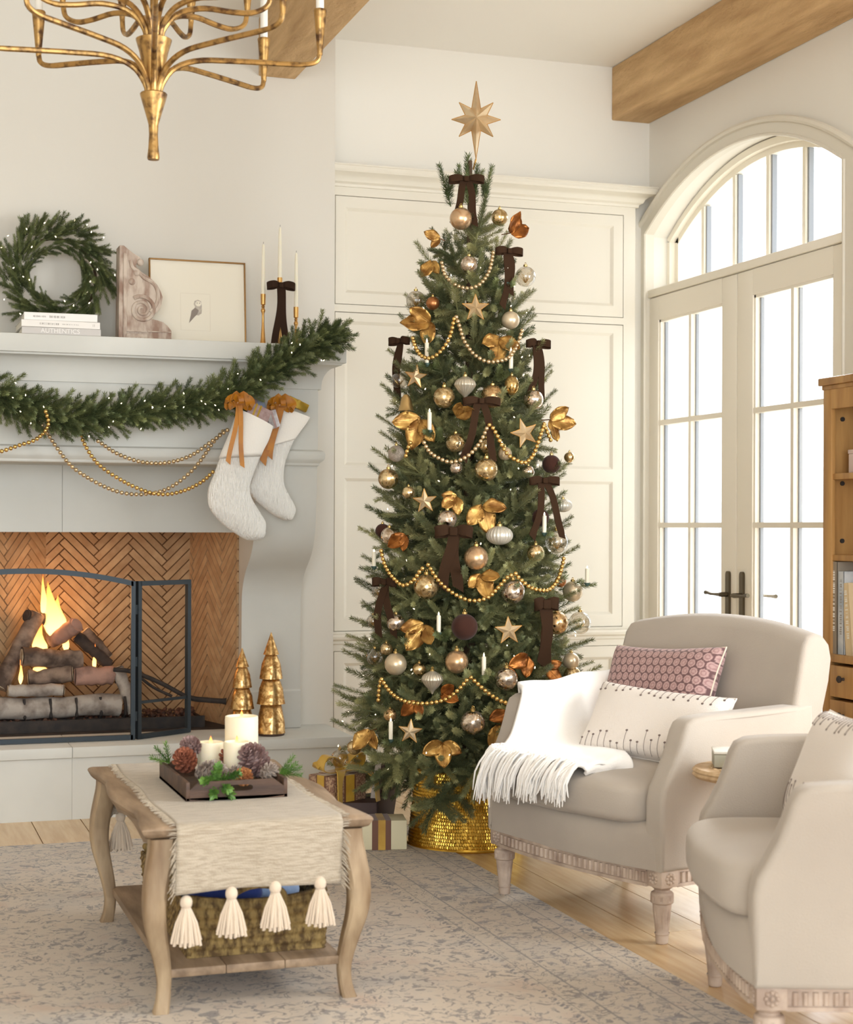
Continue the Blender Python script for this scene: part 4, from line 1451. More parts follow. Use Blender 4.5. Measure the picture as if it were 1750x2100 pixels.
LENS = [.10, .16, .22, .29, .36, .43]
BRM = [[branch_mesh(k * 10 + s, L) for s in range(3)] for k, L in enumerate(LENS)]
q = random.Random(5)
nb = 292
zs = []
for i in range(nb):                                   # density by cone area
    u = (i + .5) / nb
    zs.append(.27 + 2.36 * (1 - math.sqrt(1 - u * .985)))
for i, z in enumerate(zs):
    a = i * 2.39996 + q.uniform(-.2, .2)
    R_ = trad(z + .05)
    up = rad(np.interp(z, [.25, .5, 1.2, 2.1, 2.6], [-10, 4, 16, 34, 62]) + q.uniform(-8, 8))
    L = max(.09, R_ / max(.35, math.cos(up)) * .88 * q.uniform(.86, 1.06) - .03)
    if z < .5:
        L *= 1.05
    k = min(range(6), key=lambda j: abs(LENS[j] * 1.12 - L))
    sc = L / (LENS[k] * 1.12)
    r0 = max(0, R_ - L * 1.12 * math.cos(up)) if L > .1 else 0
    d = Vector((math.cos(a) * math.cos(up), math.sin(a) * math.cos(up), math.sin(up)))
    o = Vector((math.cos(a) * r0 * .6, math.sin(a) * r0 * .6, z - (.05 if z < 2 else .09) * 1))
    # leave the view of each ornament free: skip branches whose tip half runs straight through one
    tip = Vector((TX, TY, 0)) + o + d * L * 1.05
    for _ in range(6):
        bad = [1 for g_ in ((1.69, 6.0, .3), (1.62, 5.88, .3), (1.78, 5.92, .26), (1.66, 5.94, .36)) for t_ in (.6, .8, 1.) if (Vector(g_) - (Vector((TX, TY, 0)) + o + d * L * 1.05 * t_)).length < .15] + [p for kk, p, r, lab in ORN if kk not in ('bow', 'can') and (p - tip).length < r[0] * .9 + .015]
        if not bad:
            break
        L *= .86
        sc *= .86
        tip = Vector((TX, TY, 0)) + o + d * L * 1.05
    link('branch', BRM[k][i % 3], tree, M=frame(o, d, (0, 0, 1)) @ Matrix.Rotation(q.uniform(-.4, .4), 4, 'X') @ Matrix.Scale(sc, 4))
for dx, dy, dz, L in ((-.03, .0, .99, .15), (.05, -.01, .99, .15), (0, .02, 1, .19), (-.12, -.03, .95, .14), (.16, -.02, .95, .15), (-.2, .05, .9, .16)):
    link('sprig', SPR[0], tree, M=aim((dx * .3, dy, 2.43), (dx * 1.3, dy, dz)) @ Matrix.Scale(L / .125, 4))
for kk, p, r, lab in ORN:                             # twigs that carry the clip candles
    if kk == 'can':
        f = Vector((p.x - TX, p.y - TY, 0)).normalized()
        b = p - Vector((TX, TY, 0)) - f * .10 + Vector((0, 0, -r[0] / 2 - .028))
        link('sprig', SPR[1], tree, M=aim(b, f + Vector((0, 0, .15))) @ Matrix.Scale(1.1, 4))
ft = []
for i in range(150):
    z = .28 + 2.2 * (1 - math.sqrt(1 - rnd.random() * .98))
    a = rnd.random() * 6.283
    r = trad(z) * rnd.uniform(.66, .9)
    ft.append(Vector((r * math.cos(a), r * math.sin(a), z)))
fairy(tree, ft, .0024)

# gold hammered collar
GHAM = mat('hammered_gold', (220, 182, 84), .28, metal=1, c2=(204, 160, 62), sc=5)
cl = thing('tree_collar', 'hammered bright gold metal tree collar round the foot of the Christmas tree', 'tree collar', (TX, TY, 0))


def cwob(a, z):
    return 1


g = G()
rows, n = 22, 150
g.lathe([(.232, .004), (.236, .008), (.236, .012)], 60)
q = random.Random(3)
Hc, r0, r1 = .285, .228, .20
prev = None
for k in range(rows):                                  # rows of small hammered facets, each dished
    za, zb = .010 + (Hc - .012) * k / rows, .010 + (Hc - .012) * (k + 1) / rows
    ph = q.random()
    for i in range(n):
        a0, a1 = 2 * math.pi * (i + ph) / n, 2 * math.pi * (i + 1 + ph) / n
        ra, rb = r0 + (r1 - r0) * za / Hc, r0 + (r1 - r0) * zb / Hc
        am = (a0 + a1) / 2
        dj = q.uniform(-.0006, .0012)
        dk = q.uniform(-.0012, .0022)
        vs = [(ra * math.cos(a0), ra * math.sin(a0), za), (ra * math.cos(a1), ra * math.sin(a1), za), (rb * math.cos(a1), rb * math.sin(a1), zb), (rb * math.cos(a0), rb * math.sin(a0), zb)]
        rm = (ra + rb) / 2
        vs += [((rm + .0022 + dj) * math.cos(am), (rm + .0022 + dj) * math.sin(am), za * .6 + zb * .4 + dk)]
        g.add(vs, [(0, 1, 4), (1, 2, 4), (2, 3, 4), (3, 0, 4)])
obj('hammered_wall', g, GHAM, cl, ang=0)
obj('rim', G().tube([(r1 * math.cos(2 * math.pi * k / 60), r1 * math.sin(2 * math.pi * k / 60), Hc) for k in range(61)], .004, 6), GHAM, cl)
obj('foot_ring', G().tube([(.236 * math.cos(2 * math.pi * k / 60), .236 * math.sin(2 * math.pi * k / 60), .005) for k in range(61)], .0048, 6), GHAM, cl)

# star topper: eight points, the vertical pair long
GSTAR = mat('gold_star', (226, 204, 168), .28, metal=.6, c2=(206, 178, 138), sc=12)
GEDGE = mat('gold_star_edge', (200, 158, 92), .35, metal=.9)


def star_solid(tips, rin, depth, edge_r=0):
    """faceted star in the local xz plane, ridged front and back; tips = [(angle, radius)]"""
    n = len(tips)
    rim = []
    for i, (a, r) in enumerate(tips):
        b = tips[(i + 1) % n][0]
        if b < a:
            b += 2 * math.pi
        m = (a + b) / 2
        rim += [(r * math.cos(a), 0, r * math.sin(a)), (rin * math.cos(m), 0, rin * math.sin(m))]
    g = G()
    vs = rim + [(0, -depth, 0), (0, depth, 0)]
    N = len(rim)
    fs = [(i, (i + 1) % N, N) for i in range(N)] + [((i + 1) % N, i, N + 1) for i in range(N)]
    g.add(vs, fs)
    e = G()
    for i in range(N):
        e.tube([rim[i], rim[(i + 1) % N]], edge_r, 4)
    return g, e


tp = thing('star_topper', 'gold eight pointed star topper at the very top of the tree', 'tree topper', (2.178, 5.861, 2.757), rad(-18))
tips = [(rad(a), r) for a, r in ((0, .094), (45, .092), (90, .147), (135, .092), (180, .094), (225, .092), (270, .15), (315, .092))]
g, e = star_solid(tips, .045, .04, .0016)
obj('star_body', g, GSTAR, tp, ang=0)
obj('rim', e, GEDGE, tp)
obj('clip', G().tube([(0, .004, -.15), (-.01, .004, -.19)], .004, 6), GEDGE, tp)

# ---------------------------------------------------------------- ornaments
OM = {'cha': mat('champagne_lacquer', (214, 182, 146), .26, metal=.75, c2=(196, 160, 120), sc=10, bump=.05, bsc=60),
      'mer': mercury('gold_mercury', (230, 208, 164), (146, 116, 68), sc=42),
      'sil': mercury('silver_mercury', (226, 212, 196), (150, 126, 98), sc=48, lo=.46, hi=.66),
      'cop': mat('copper_lacquer', (176, 116, 70), .3, metal=.8),
      'prl': mat('pearl_lacquer', (216, 200, 172), .3, metal=.55, c2=(196, 174, 140), sc=14),
      'oni': mat('ribbed_silver', (196, 186, 166), .38, metal=.6), 'rib': mat('ribbed_white', (206, 200, 186), .38, metal=.45),
      'msh': mercury('quilted_gold', (222, 190, 142), (176, 136, 90), sc=70), 'egg': mercury('gold_egg', (206, 176, 116), (140, 110, 60), sc=40),
      'bel': mat('gold_bell', (186, 156, 104), .3, metal=.8), 'tau': mat('taupe_glitter', (158, 144, 130), .6, metal=.3, c2=(196, 182, 164), sc=260, lo=.5, hi=.7),
      'vel': mat('brown_velvet_ball', (66, 40, 32), .95, sheen=.1, spec=.12, bump=.15, bsc=200)}
CLR = glass('ornament_glass', (246, 242, 234), .08, .75)
CAP = mat('ornament_cap', (196, 166, 104), .3, metal=.9)
GLEAF = mat('gold_leaf', (198, 156, 86), .36, metal=.75, c2=(126, 86, 40), sc=22, bump=.4, bsc=45)
CLEAF = mat('copper_leaf', (176, 110, 50), .36, metal=.75, c2=(120, 70, 30), sc=22, bump=.4, bsc=45)
VIVO = mat('ivory_candle', (238, 228, 204), .5)
VEL2 = mat('chocolate_velvet', (58, 40, 27), .95, sheen=0, spec=.12)
CLIPM = mat('clip_green', (60, 82, 74), .5)
VEDGE = mat('gold_thread', (176, 140, 90), .5, metal=.5)


def cap(parent, r, z):
    g = G().lathe([(r * .2, z - r * .04), (r * .21, z + r * .14), (r * .16, z + r * .17), (r * .04, z + r * .18)], 12)
    g.tube([(r * .09 * math.cos(t), 0, z + r * .26 + r * .1 * math.sin(t)) for t in [math.pi * 2 * k / 10 for k in range(11)]], r * .02 + .0004, 4)
    obj('cap', g, CAP, parent)


def bauble(k, p, r, lab):
    t = thing('bauble', lab, 'bauble', p, rnd.random() * 6)
    n, m = 28, 18
    if k == 'clr':
        obj('shell', G().ball((0, 0, 0), r, n, m), CLR, t, ang=180)
        g = G()
        for i in range(7):
            a = i * 2.4
            needles(g, (0, 0, -r * .6), (math.sin(.7) * math.cos(a), math.sin(.7) * math.sin(a), math.cos(.7)), r * 1.1, r * .28, 26, rnd, .0006)
        obj('gold_tinsel', g, CAP, t, ang=0)
        cap(t, r, r)
        return
    if k in ('oni', 'rib', 'cha') and (k != 'cha' or 'ribbed' in lab):
        w = (lambda a, z: 1 + .035 * math.cos(22 * a))
        if k == 'oni':
            pf = [(.002, -r * 1.35), (r * .18, -r * 1.05), (r * .62, -r * .6), (r * .96, -r * .1), (r, r * .1), (r * .82, r * .45), (r * .4, r * .72), (r * .12, r * .86)]
            P = curve([(a, 0, b) for a, b in pf], 26)
            obj('shell', G().lathe([(max(v.x, .001), v.z) for v in P], 88, wob=w), OM[k], t, ang=180)
            cap(t, r, r * .84)
            return
        sz = .72 if k == 'rib' else 1
        pf = [(max(1e-4, r * math.sin(math.pi * j / m)), -r * sz * math.cos(math.pi * j / m)) for j in range(m + 1)]
        obj('shell', G().lathe(pf, 88, wob=w), OM[k], t, ang=180)
        cap(t, r, r * sz)
        return
    if k == 'egg':
        obj('shell', G().ball((0, 0, 0), r, n, m, sz=1.35), OM[k], t, ang=180)
        cap(t, r, r * 1.35)
        return
    if k == 'bel':
        obj('shell', G().lathe([(r * 1.05, -r), (r * .95, -r * .9), (r * .75, -r * .2), (r * .6, r * .5), (r * .3, r * .95), (.001, r)], 24), OM[k], t)
        obj('clapper', G().ball((0, 0, -r * 1.05), r * .22, 10, 7), OM[k], t)
        return
    if k == 'msh':
        g = G().ball((0, 0, 0), r, 32, 20)
        for i, v in enumerate(g.v):
            row, c = divmod(i, 32)
            f = 1 + (.035 if (row + c) % 2 else -.01)
            g.v[i] = (v[0] * f, v[1] * f, v[2] * f)
        obj('shell', g, OM[k], t, ang=12)
        cap(t, r, r)
        return
    obj('shell', G().ball((0, 0, 0), r, n, m), OM[k], t, ang=180)
    cap(t, r, r)


def facing(p):
    """direction from the trunk out through p, leaning a little towards the room"""
    v = Vector((p.x - TX, p.y - TY, 0))
    v = v.normalized() if v.length > .02 else Vector((0, -1, 0))
    return (v * .6 + Vector((-.32, -.95, 0)) * .6).normalized()


def leaf_mesh(L, q):
    """one curled magnolia leaf along local x, cupped, with a midrib"""
    cu, fold = q.uniform(-.6, .6), q.uniform(.05, .35)
    nu, nv = 9, 7

    def f(u, v):
        w = L * .38 * math.sin(math.pi * min(1, u * .97 + .03)) ** .62 * (1 - .25 * u)
        s = (v - .5) * 2
        rip = .06 * L * math.sin(11 * u + 4 * s) * abs(s)
        return (L * u, s * w, cu * L * u * u * .5 + fold * w * abs(s) + rip)
    g = G().grid(nu, nv, f, thick=.0012)
    g.tube([f(u, .5) for u in (0, .25, .5, .75, .96)], [.0016, .0014, .0012, .001, .0006], 5)
    return g


for k, p, r, lab in ORN:
    f = facing(p)
    if k == 'star':
        R_ = r[0]
        z = Vector((0, 0, 1))
        y = -f
        x = y.cross(z).normalized()
        M = Matrix((x, y, z)).transposed().to_4x4()
        M.translation = p + f * .02
        t = thing('star_ornament', lab, 'star', M=M @ Matrix.Rotation(-rad(r[1] / 1), 4, 'Y'), group='gold star ornaments on the tree')
        g, e = star_solid([(rad(90 + 72 * i), R_) for i in range(5)], R_ * .40, R_ * .32, .0013)
        obj('star_body', g, GSTAR, t, ang=0)
        obj('rim', e, GEDGE, t)
    elif k == 'leaf':
        L = r[0] * 1.75
        ang = rad(r[1])
        q = random.Random(lab)
        t = thing('leaf_spray', lab, 'leaf ornament', p - f * .01, group='metallic magnolia leaves on the tree')
        right = Vector((0, 0, 1)).cross(f) * 1
        mt = CLEAF if ('copper' in lab or 'bronze' in lab) else GLEAF
        nl = 3 if any(w in lab for w in ('cluster', 'spray', 'large', 'pair', 'sprig')) else 2
        for i in range(nl):
            a = ang + rad((0, 62, -58)[i]) + rad(q.uniform(-10, 10))
            d = right * math.cos(a) + Vector((0, 0, 1)) * math.sin(a) + f * q.uniform(.15, .5)
            M = frame(Vector((0, 0, 0)), d, f + Vector((0, 0, q.uniform(-.2, .5))))
            obj('leaf', leaf_mesh(L * (1 if i == 0 else q.uniform(.7, .95)), q), mt, t, ang=180, M=M)
        obj('stalk', G().tube([tuple(-f * .05), (0, 0, 0)], .002, 5), CLEAF, t)
    elif k == 'can':
        H_ = r[0]
        t = thing('clip_candle', lab, 'candle', p + f * .012, group='white clip candles on the tree')
        obj('wax', G().lathe([(.0075, -H_ / 2), (.0078, -H_ * .3), (.0078, H_ * .38), (.006, H_ * .41), (.003, H_ * .42)], 12), VIVO, t)
        obj('flame_tip', G().lathe([(.0015, H_ * .41), (.0038, H_ * .46), (.0025, H_ * .53), (.0004, H_ * .6)], 8), BULB, t)
        obj('clip', G().lathe([(.004, -H_ / 2 - .014), (.011, -H_ / 2 - .004), (.011, -H_ / 2)], 10), CLIPM, t)
    elif k == 'bow':
        y = -f
        z = Vector((0, 0, 1))
        x = y.cross(z).normalized()
        M = Matrix((x, y, z)).transposed().to_4x4()
        M.translation = p + f * .03
        t = thing('ribbon_bow', lab, 'bow', M=M, group='velvet bows on the tree')
        wd = r[1] * 1.15 if 'wide' not in lab else r[1] * 1.6
        bow(t, r[0], wd, [(r[3], r[2]), (r[4], r[2] * (1 if 'one long' not in lab else .75))], VEL2, drop=.08, ph=len(lab))
    else:
        bauble(k, p, r[0], lab)

names = ['highest gold bead swag round the tree', 'gold bead swag at left under the large crumpled gold leaf', 'gold bead swag at right of the highest star', 'short bead strand at the left edge by the taupe bauble',
         'long pale bead swag under the middle velvet bow', 'bead swag at right below the tilted star', 'short bead end right of the tilted star', 'bead swag at lower left above the ribbed champagne bauble',
         'bead swag at the centre below the large champagne bauble', 'bead swag at right above the large mottled silver bauble', 'short double bead strand at the far left end of the lowest swag',
         'lowest bead swag left of centre under the onion bauble', 'lowest bead swag running right behind the armchair']
for lab, pts in zip(names, STRANDS):
    t = thing('bead_strand', lab, 'bead garland', group='bead strands on the tree')
    P = [Vector(p) + facing(Vector(p)) * .012 for p in pts]
    strand(t, P, .0078 if lab[0] == 'h' else .0082, PALEB if 'pale' in lab or 'highest' in lab else GOLDB)
# ---------------------------------------------------------------- rug
def rug_mat():
    m = mat('faded_persian', (196, 182, 164), .95, sheen=.2, bump=.25, bsc=220)
    N, L = m.node_tree.nodes, m.node_tree.links
    tc = N.new('ShaderNodeTexCoord')

    def mth(op, a, b=None, c=None):
        n = N.new('ShaderNodeMath')
        n.operation = op
        for i, v in enumerate((a, b, c)):
            if v is None:
                continue
            if isinstance(v, (int, float)):
                n.inputs[i].default_value = v
            else:
                L.new(v, n.inputs[i])
        return n.outputs[0]

    def noise(sc, det=4, vec=None, rough=.6):
        n = N.new('ShaderNodeTexNoise')
        n.inputs['Scale'].default_value = sc
        n.inputs['Detail'].default_value = det
        n.inputs['Roughness'].default_value = rough
        L.new(vec or tc.outputs['Object'], n.inputs['Vector'])
        return n

    def mix(f, a, b):
        n = N.new('ShaderNodeMix')
        n.data_type = 'RGBA'
        if isinstance(f, (int, float)):
            n.inputs[0].default_value = f
        else:
            L.new(f, n.inputs[0])
        for i, v in ((6, a), (7, b)):
            if isinstance(v, tuple):
                n.inputs[i].default_value = lin(v)
            else:
                L.new(v, n.inputs[i])
        return n.outputs[2]
    sp = N.new('ShaderNodeSeparateXYZ')
    L.new(tc.outputs['Object'], sp.inputs[0])
    dx, dy = mth('MULTIPLY', sp.outputs['X'], -1), mth('MULTIPLY', sp.outputs['Y'], -1)
    d = mth('MINIMUM', dx, dy)
    # warped coordinates for the flower work
    nz = noise(7, 3)
    wv = N.new('ShaderNodeVectorMath')
    wv.operation = 'MULTIPLY_ADD'
    L.new(nz.outputs['Color'], wv.inputs[0])
    wv.inputs[1].default_value = (.26, .26, 0)
    L.new(tc.outputs['Object'], wv.inputs[2])

    def vor(sc):
        v = N.new('ShaderNodeTexVoronoi')
        v.feature = 'DISTANCE_TO_EDGE'
        v.inputs['Scale'].default_value = sc
        L.new(wv.outputs[0], v.inputs['Vector'])
        return v.outputs['Distance']

    def band(x, c, w):                          # 1 inside |x-c|<w
        return mth('LESS_THAN', mth('ABSOLUTE', mth('SUBTRACT', x, c)), w)
    wear = mth('GREATER_THAN', noise(30, 6).outputs['Fac'], .5)
    wear2 = mth('GREATER_THAN', noise(5, 5).outputs['Fac'], .46)
    lw = mth('MULTIPLY', mth('MULTIPLY', mth('LESS_THAN', vor(10), .045), wear), wear2)
    fine = mth('MULTIPLY', mth('LESS_THAN', vor(26), .07), mth('MULTIPLY', wear, mth('GREATER_THAN', noise(9, 3).outputs['Fac'], .5)))
    inb = mth('LESS_THAN', d, .385)
    out = mix(noise(2.2, 4).outputs['Fac'], (202, 185, 163), (184, 168, 151))
    rp = N.new('ShaderNodeMapRange')
    rp.inputs['From Min'].default_value = .52
    rp.inputs['From Max'].default_value = .68
    L.new(noise(3.1, 5, wv.outputs[0]).outputs['Fac'], rp.inputs['Value'])
    out = mix(mth('MULTIPLY', rp.outputs[0], .75), out, (160, 154, 148))
    rp2 = N.new('ShaderNodeMapRange')
    rp2.inputs['From Min'].default_value = .55
    rp2.inputs['From Max'].default_value = .7
    L.new(noise(6.3, 5).outputs['Fac'], rp2.inputs['Value'])
    out = mix(mth('MULTIPLY', rp2.outputs[0], .6), out, (182, 150, 128))
    out = mix(mth('MULTIPLY', inb, .35), out, (182, 168, 146))
    motif = mth('MULTIPLY', mth('MULTIPLY', mth('LESS_THAN', vor(10), .045), wear), band(d, .215, .085))
    out = mix(mth('MULTIPLY', fine, .6), out, (128, 120, 114))
    out = mix(mth('MULTIPLY', motif, .7), out, (108, 104, 112))
    out = mix(mth('MULTIPLY', mth('MULTIPLY', lw, mth('SUBTRACT', 1, inb)), .75), out, (98, 93, 94))
    cn = noise(11, 2, wv.outputs[0]).outputs['Fac']
    curl = mth('MULTIPLY', mth('LESS_THAN', mth('ABSOLUTE', mth('SUBTRACT', cn, .5)), .016), mth('GREATER_THAN', noise(17, 4).outputs['Fac'], .47))
    out = mix(mth('MULTIPLY', curl, .8), out, (92, 84, 84))
    cn2 = noise(30, 2, wv.outputs[0]).outputs['Fac']
    curl2 = mth('MULTIPLY', mth('MULTIPLY', mth('LESS_THAN', mth('ABSOLUTE', mth('SUBTRACT', cn2, .5)), .02), inb), wear)
    out = mix(mth('MULTIPLY', curl2, .75), out, (100, 92, 92))
    lines = mth('MAXIMUM', mth('MAXIMUM', band(d, .306, .0034), band(d, .128, .003)), mth('MAXIMUM', band(d, .075, .002), band(d, .372, .0015)))
    out = mix(mth('MULTIPLY', lines, .75), out, (92, 88, 90))
    sm = mth('ADD', dx, dy)
    dash = mth('GREATER_THAN', mth('SINE', mth('MULTIPLY', mth('SUBTRACT', dx, dy), 260)), -.2)
    dots = mth('MAXIMUM', mth('MULTIPLY', band(d, .395, .009), dash),
               mth('MULTIPLY', band(d, .03, .014), mth('GREATER_THAN', mth('SINE', mth('MULTIPLY', sm, 150)), .1)))
    out = mix(mth('MULTIPLY', mth('MULTIPLY', dots, wear), .85), out, (76, 74, 84))
    out = mix(mth('MULTIPLY', noise(160, 3).outputs['Fac'], .25), out, (206, 192, 172))
    L.new(out, N['Principled BSDF'].inputs['Base Color'])
    return m


rug = obj('area_rug', G().bx(-2.9, 0, -4.2, 0, 0, .005, .002), rug_mat(), loc=(2.035, 6.285, 0))
tag(rug, 'faded beige persian style area rug with a dark patterned border on the oak floor', 'rug')
ZR = .0052

# ---------------------------------------------------------------- coffee table
PINE = mat('limed_pine', (164, 139, 112), .62, c2=(118, 96, 74), sc=5, stretch=(5, .8, 5), bump=.2, bsc=30, lo=.35, hi=.68)
PINEL = mat('limed_pine_leg', (180, 156, 124), .62, c2=(132, 106, 78), sc=5, stretch=(4, 4, .8), bump=.2, bsc=30, lo=.35, hi=.68)
ct = thing('coffee_table', 'limed wooden coffee table with curved cabriole legs and a lower shelf on the rug', 'table', (.913, 4.505, ZR))


def top_poly(hx, hy):
    def side(a, b, n, amp):
        out = []
        for k in range(n):
            t = k / n
            x, y = a[0] + (b[0] - a[0]) * t, a[1] + (b[1] - a[1]) * t
            s = -amp * math.cos(4 * math.pi * t) * .5 + amp * .5 - (.3 * amp if .25 < t < .75 else 0)
            l = math.hypot(b[0] - a[0], b[1] - a[1])
            nx, ny = (b[1] - a[1]) / l, -(b[0] - a[0]) / l
            out.append((x - nx * s, y - ny * s))
        return out
    c = [(-hx, -hy), (hx, -hy), (hx, hy), (-hx, hy)]
    return side(c[0], c[1], 12, .008) + side(c[1], c[2], 24, .02) + side(c[2], c[3], 12, .008) + side(c[3], c[0], 24, .02)


g = G()
rings = []
for z, ins in ((.428, .03), (.434, .014), (.436, .01), (.446, .004), (.454, .0), (.460, .003), (.464, .012)):
    rings.append([(a, b, z) for a, b in top_poly(.293 - ins, .532 - ins)])
obj('table_top', g.loft(rings), PINE, ct, ang=50)
g = G()
for s in (1, -1):
    # long aprons with a scalloped lower edge, short aprons
    P = [(-.47 + .94 * k / 24, .372 + .02 * abs(math.cos(2 * math.pi * k / 24))) for k in range(25)]
    g.prism(P + [(.47, .43), (-.47, .43)], s * .222, s * .243)
    P = [(-.22 + .44 * k / 16, .375 + .016 * abs(math.cos(2 * math.pi * k / 16))) for k in range(17)]
    g.prism(P + [(.22, .43), (-.22, .43)], s * .472, s * .492, 'y')
obj('apron', g, PINE, ct, ang=50)
for sx in (1, -1):
    for sy in (1, -1):
        rr = []
        for z, o, w in ((.43, .0, .031), (.40, .002, .031), (.36, .010, .030), (.31, .019, .0285), (.26, .022, .027), (.21, .017, .025), (.16, .006, .022), (.11, -.004, .019), (.07, -.008, .0165), (.03, -.005, .0165), (.0, .002, .019)):
            cx, cy = sx * (.238 + o), sy * (.49 + o)
            rr.append([(cx + a * w, cy + b * w, z) for a, b in ((-1, -.7), (-.7, -1), (.7, -1), (1, -.7), (1, .7), (.7, 1), (-.7, 1), (-1, .7))])
        P = [curve([r[k] for r in rr], 30) for k in range(8)]
        obj('leg', G().loft([[tuple(P[k][i]) for k in range(8)] for i in range(31)]), PINEL, ct, ang=45)
for k in range(3):
    x0 = -.225 + .15 * k
    obj('shelf_board', G().bx(x0, x0 + .149, -.49, .49, .082, .104, .003), PINE, ct)

# runner with fringe and tassels
LIN = mat('oat_linen', (188, 174, 154), .95, c2=(166, 151, 130), sc=90, stretch=(.25, 3, 3), bump=.6, bsc=260, bst=(1, 1, 1), sheen=.2, lo=.4, hi=.62)
COT = mat('cotton_tassel', (226, 206, 182), .95, sheen=.3, bump=.5, bsc=200, bst=(3, 3, .2))
rn = thing('table_runner', 'oatmeal linen table runner with frayed edges and cotton tassels over the coffee table', 'table runner', (.913, 4.505, ZR))
RX0, RX1 = -.212, .208


def run_pt(u, v):
    """u across, v along: 0 = rear hem, 1 = front hem"""
    x = RX0 + (RX1 - RX0) * u + .004 * math.sin(v * 17)
    Lr, Lt, Lf = .15, 1.06, .164
    s = v * (Lr + Lt + Lf)
    zt = .467
    if s < Lr:
        f = (Lr - s) / Lr
        return (x, .538 + .012 * math.sin(u * 12) * f, zt - .004 - (Lr - s))
    if s < Lr + Lt:
        y = .535 - (s - Lr)
        e = max(0, 1 - min(s - Lr, Lr + Lt - s) / .01)
        return (x, y, zt - .004 * e * e)
    f = (s - Lr - Lt)
    y = -.535 - .004 - .012 * min(1, f / .1) * (.5 + .5 * math.sin(u * 9.5 + 1.2)) * 1.0
    return (x + .006 * f * math.sin(u * 20), y, zt - .004 - f + .006 * math.sin(u * 3.1))


obj('cloth', G().grid(46, 150, run_pt, thick=.0018), LIN, rn, ang=180)
fr = G()
q = random.Random(2)
for side in (0, 1):
    for i in range(340):
        v = (i + q.random()) / 340
        p = Vector(run_pt(side, v))
        s = 1 if side else -1
        drop = v > .9 or v < .1
        L_ = q.uniform(.012, .026)
        e = p + Vector((s * L_ * (.75 if drop else 1), q.uniform(-.012, .012) - (.012 if drop else 0), -.014 * (1.4 if drop else .1) + .001))
        fr.tube([tuple(p), tuple(p.lerp(e, .5) + Vector((0, 0, .001))), tuple(e)], [.0011, .0012, .0007], 4)
tag(obj('side_fringe', fr, LIN, rn), kind='stuff')


def tassel(p, lab, tilt=0):
    t = obj('tassel', G().ball((0, 0, 0), .0155, 14, 9, sz=1.15), COT, rn, loc=p, rot=(0, tilt, 0))
    obj('tie', G().lathe([(.012, -.020), (.0128, -.017), (.012, -.013)], 14), COT, t)
    g = G()
    for k in range(64):
        a = k * 2.39996
        rr = .039 * math.sqrt((k + .5) / 64)
        r0 = .010 * math.sqrt((k + .5) / 64)
        ln = .088 + .006 * math.sin(k * 1.7) - rr * .1
        x, y = math.cos(a), math.sin(a)
        g.tube([(r0 * x, r0 * y, -.014), ((r0 + rr) * .55 * x, (r0 + rr) * .5 * y, -.05), (rr * x, rr * .8 * y, -.014 - ln)], [.0026, .0034, .0036], 5)
    tag(obj('strands', g, COT, t), kind='stuff')


for x, dz in ((-.187, -.012), (-.075, .002), (.035, .01), (.15, .012)):
    tassel((x, -.545, .467 - .164 - .012 + dz), '')
for x in (-.19, .06):
    tassel((x, .55, .467 - .15 - .014), '')

# basket under the table
SEAG = mat('seagrass', (150, 124, 74), .85, c2=(84, 62, 32), sc=60, stretch=(1, 1, .4), bump=.5, bsc=120, lo=.4, hi=.62)
bk = thing('seagrass_basket', 'woven seagrass basket on the lower shelf of the coffee table', 'basket', (.935, 4.46, ZR + .1045))


def wall(x0, y0, x1, y1, zf, n):
    """woven wall: upright ribs with bumps; zf gives the rim height"""
    d = Vector((x1 - x0, y1 - y0, 0))
    L_ = d.length
    d /= L_
    nrm = Vector((d.y, -d.x, 0))
    rows = 40

    def f(u, v):
        p = Vector((x0, y0, 0)) + d * (L_ * u)
        k = .0042 * math.sin(u * n * math.pi) * math.cos(v * rows * .9 + (int(u * n) % 2) * math.pi)
        return p + nrm * (k + .012 * v) + Vector((0, 0, v * zf(u)))
    return G().grid(int(n * 2.2), rows * 2, f, thick=.008)


dip = lambda u: .138
end = lambda u: .138 + .02 * abs(2 * u - 1) ** 2
for nm, a in (('front_wall', (-.178, -.36, .178, -.36, end, 46)), ('side_wall', (.178, -.36, .178, .34, dip, 76)), ('back_wall', (.178, .34, -.178, .34, end, 46)), ('side_wall', (-.178, .34, -.178, -.36, dip, 76))):
    obj(nm, wall(*a), SEAG, bk, ang=180)
obj('bottom', G().bx(-.178, .178, -.36, .34, 0, .006), SEAG, bk)
for y in (-.372, .352):
    g = G()
    for s in (-1, 1):
        g.tube(curve([(s * .07, y, .14), (s * .06, y, .158), (s * .03, y, .172), (0, y, .176)], 10), .008, 8)
    obj('handle', g, SEAG, bk)
THROWM = {'deep blue throw folded in the seagrass basket': ((36, 54, 118), -.06, .16), 'pale blue knit folded at the right in the seagrass basket': ((150, 172, 206), .07, .158), 'teal patterned cloth at the front left in the seagrass basket': ((44, 104, 122), -.11, .14)}
for i, (lab, (c, x, z)) in enumerate(THROWM.items()):
    t = thing('folded_throw', lab, 'blanket', (.935 + x, 4.30 + .02 * i, ZR + .112 + z * .5 - .006), group='folded throws in the basket')
    g = G()
    hy, hz = .13 - .01 * i, z * .5 - .004
    hx = (.10, .075, .055)[i]
    mt = mat('throw_cloth', c, .95, sheen=.3, bump=.5, bsc=90)
    for k in range(3):
        zz = -hz + hz * 2 * (k + .5) / 3
        obj('fold', G().sell((0, 0, zz), (hx, hy, hz / 3 * .98), .3, 20, 8), mt, t, ang=180)

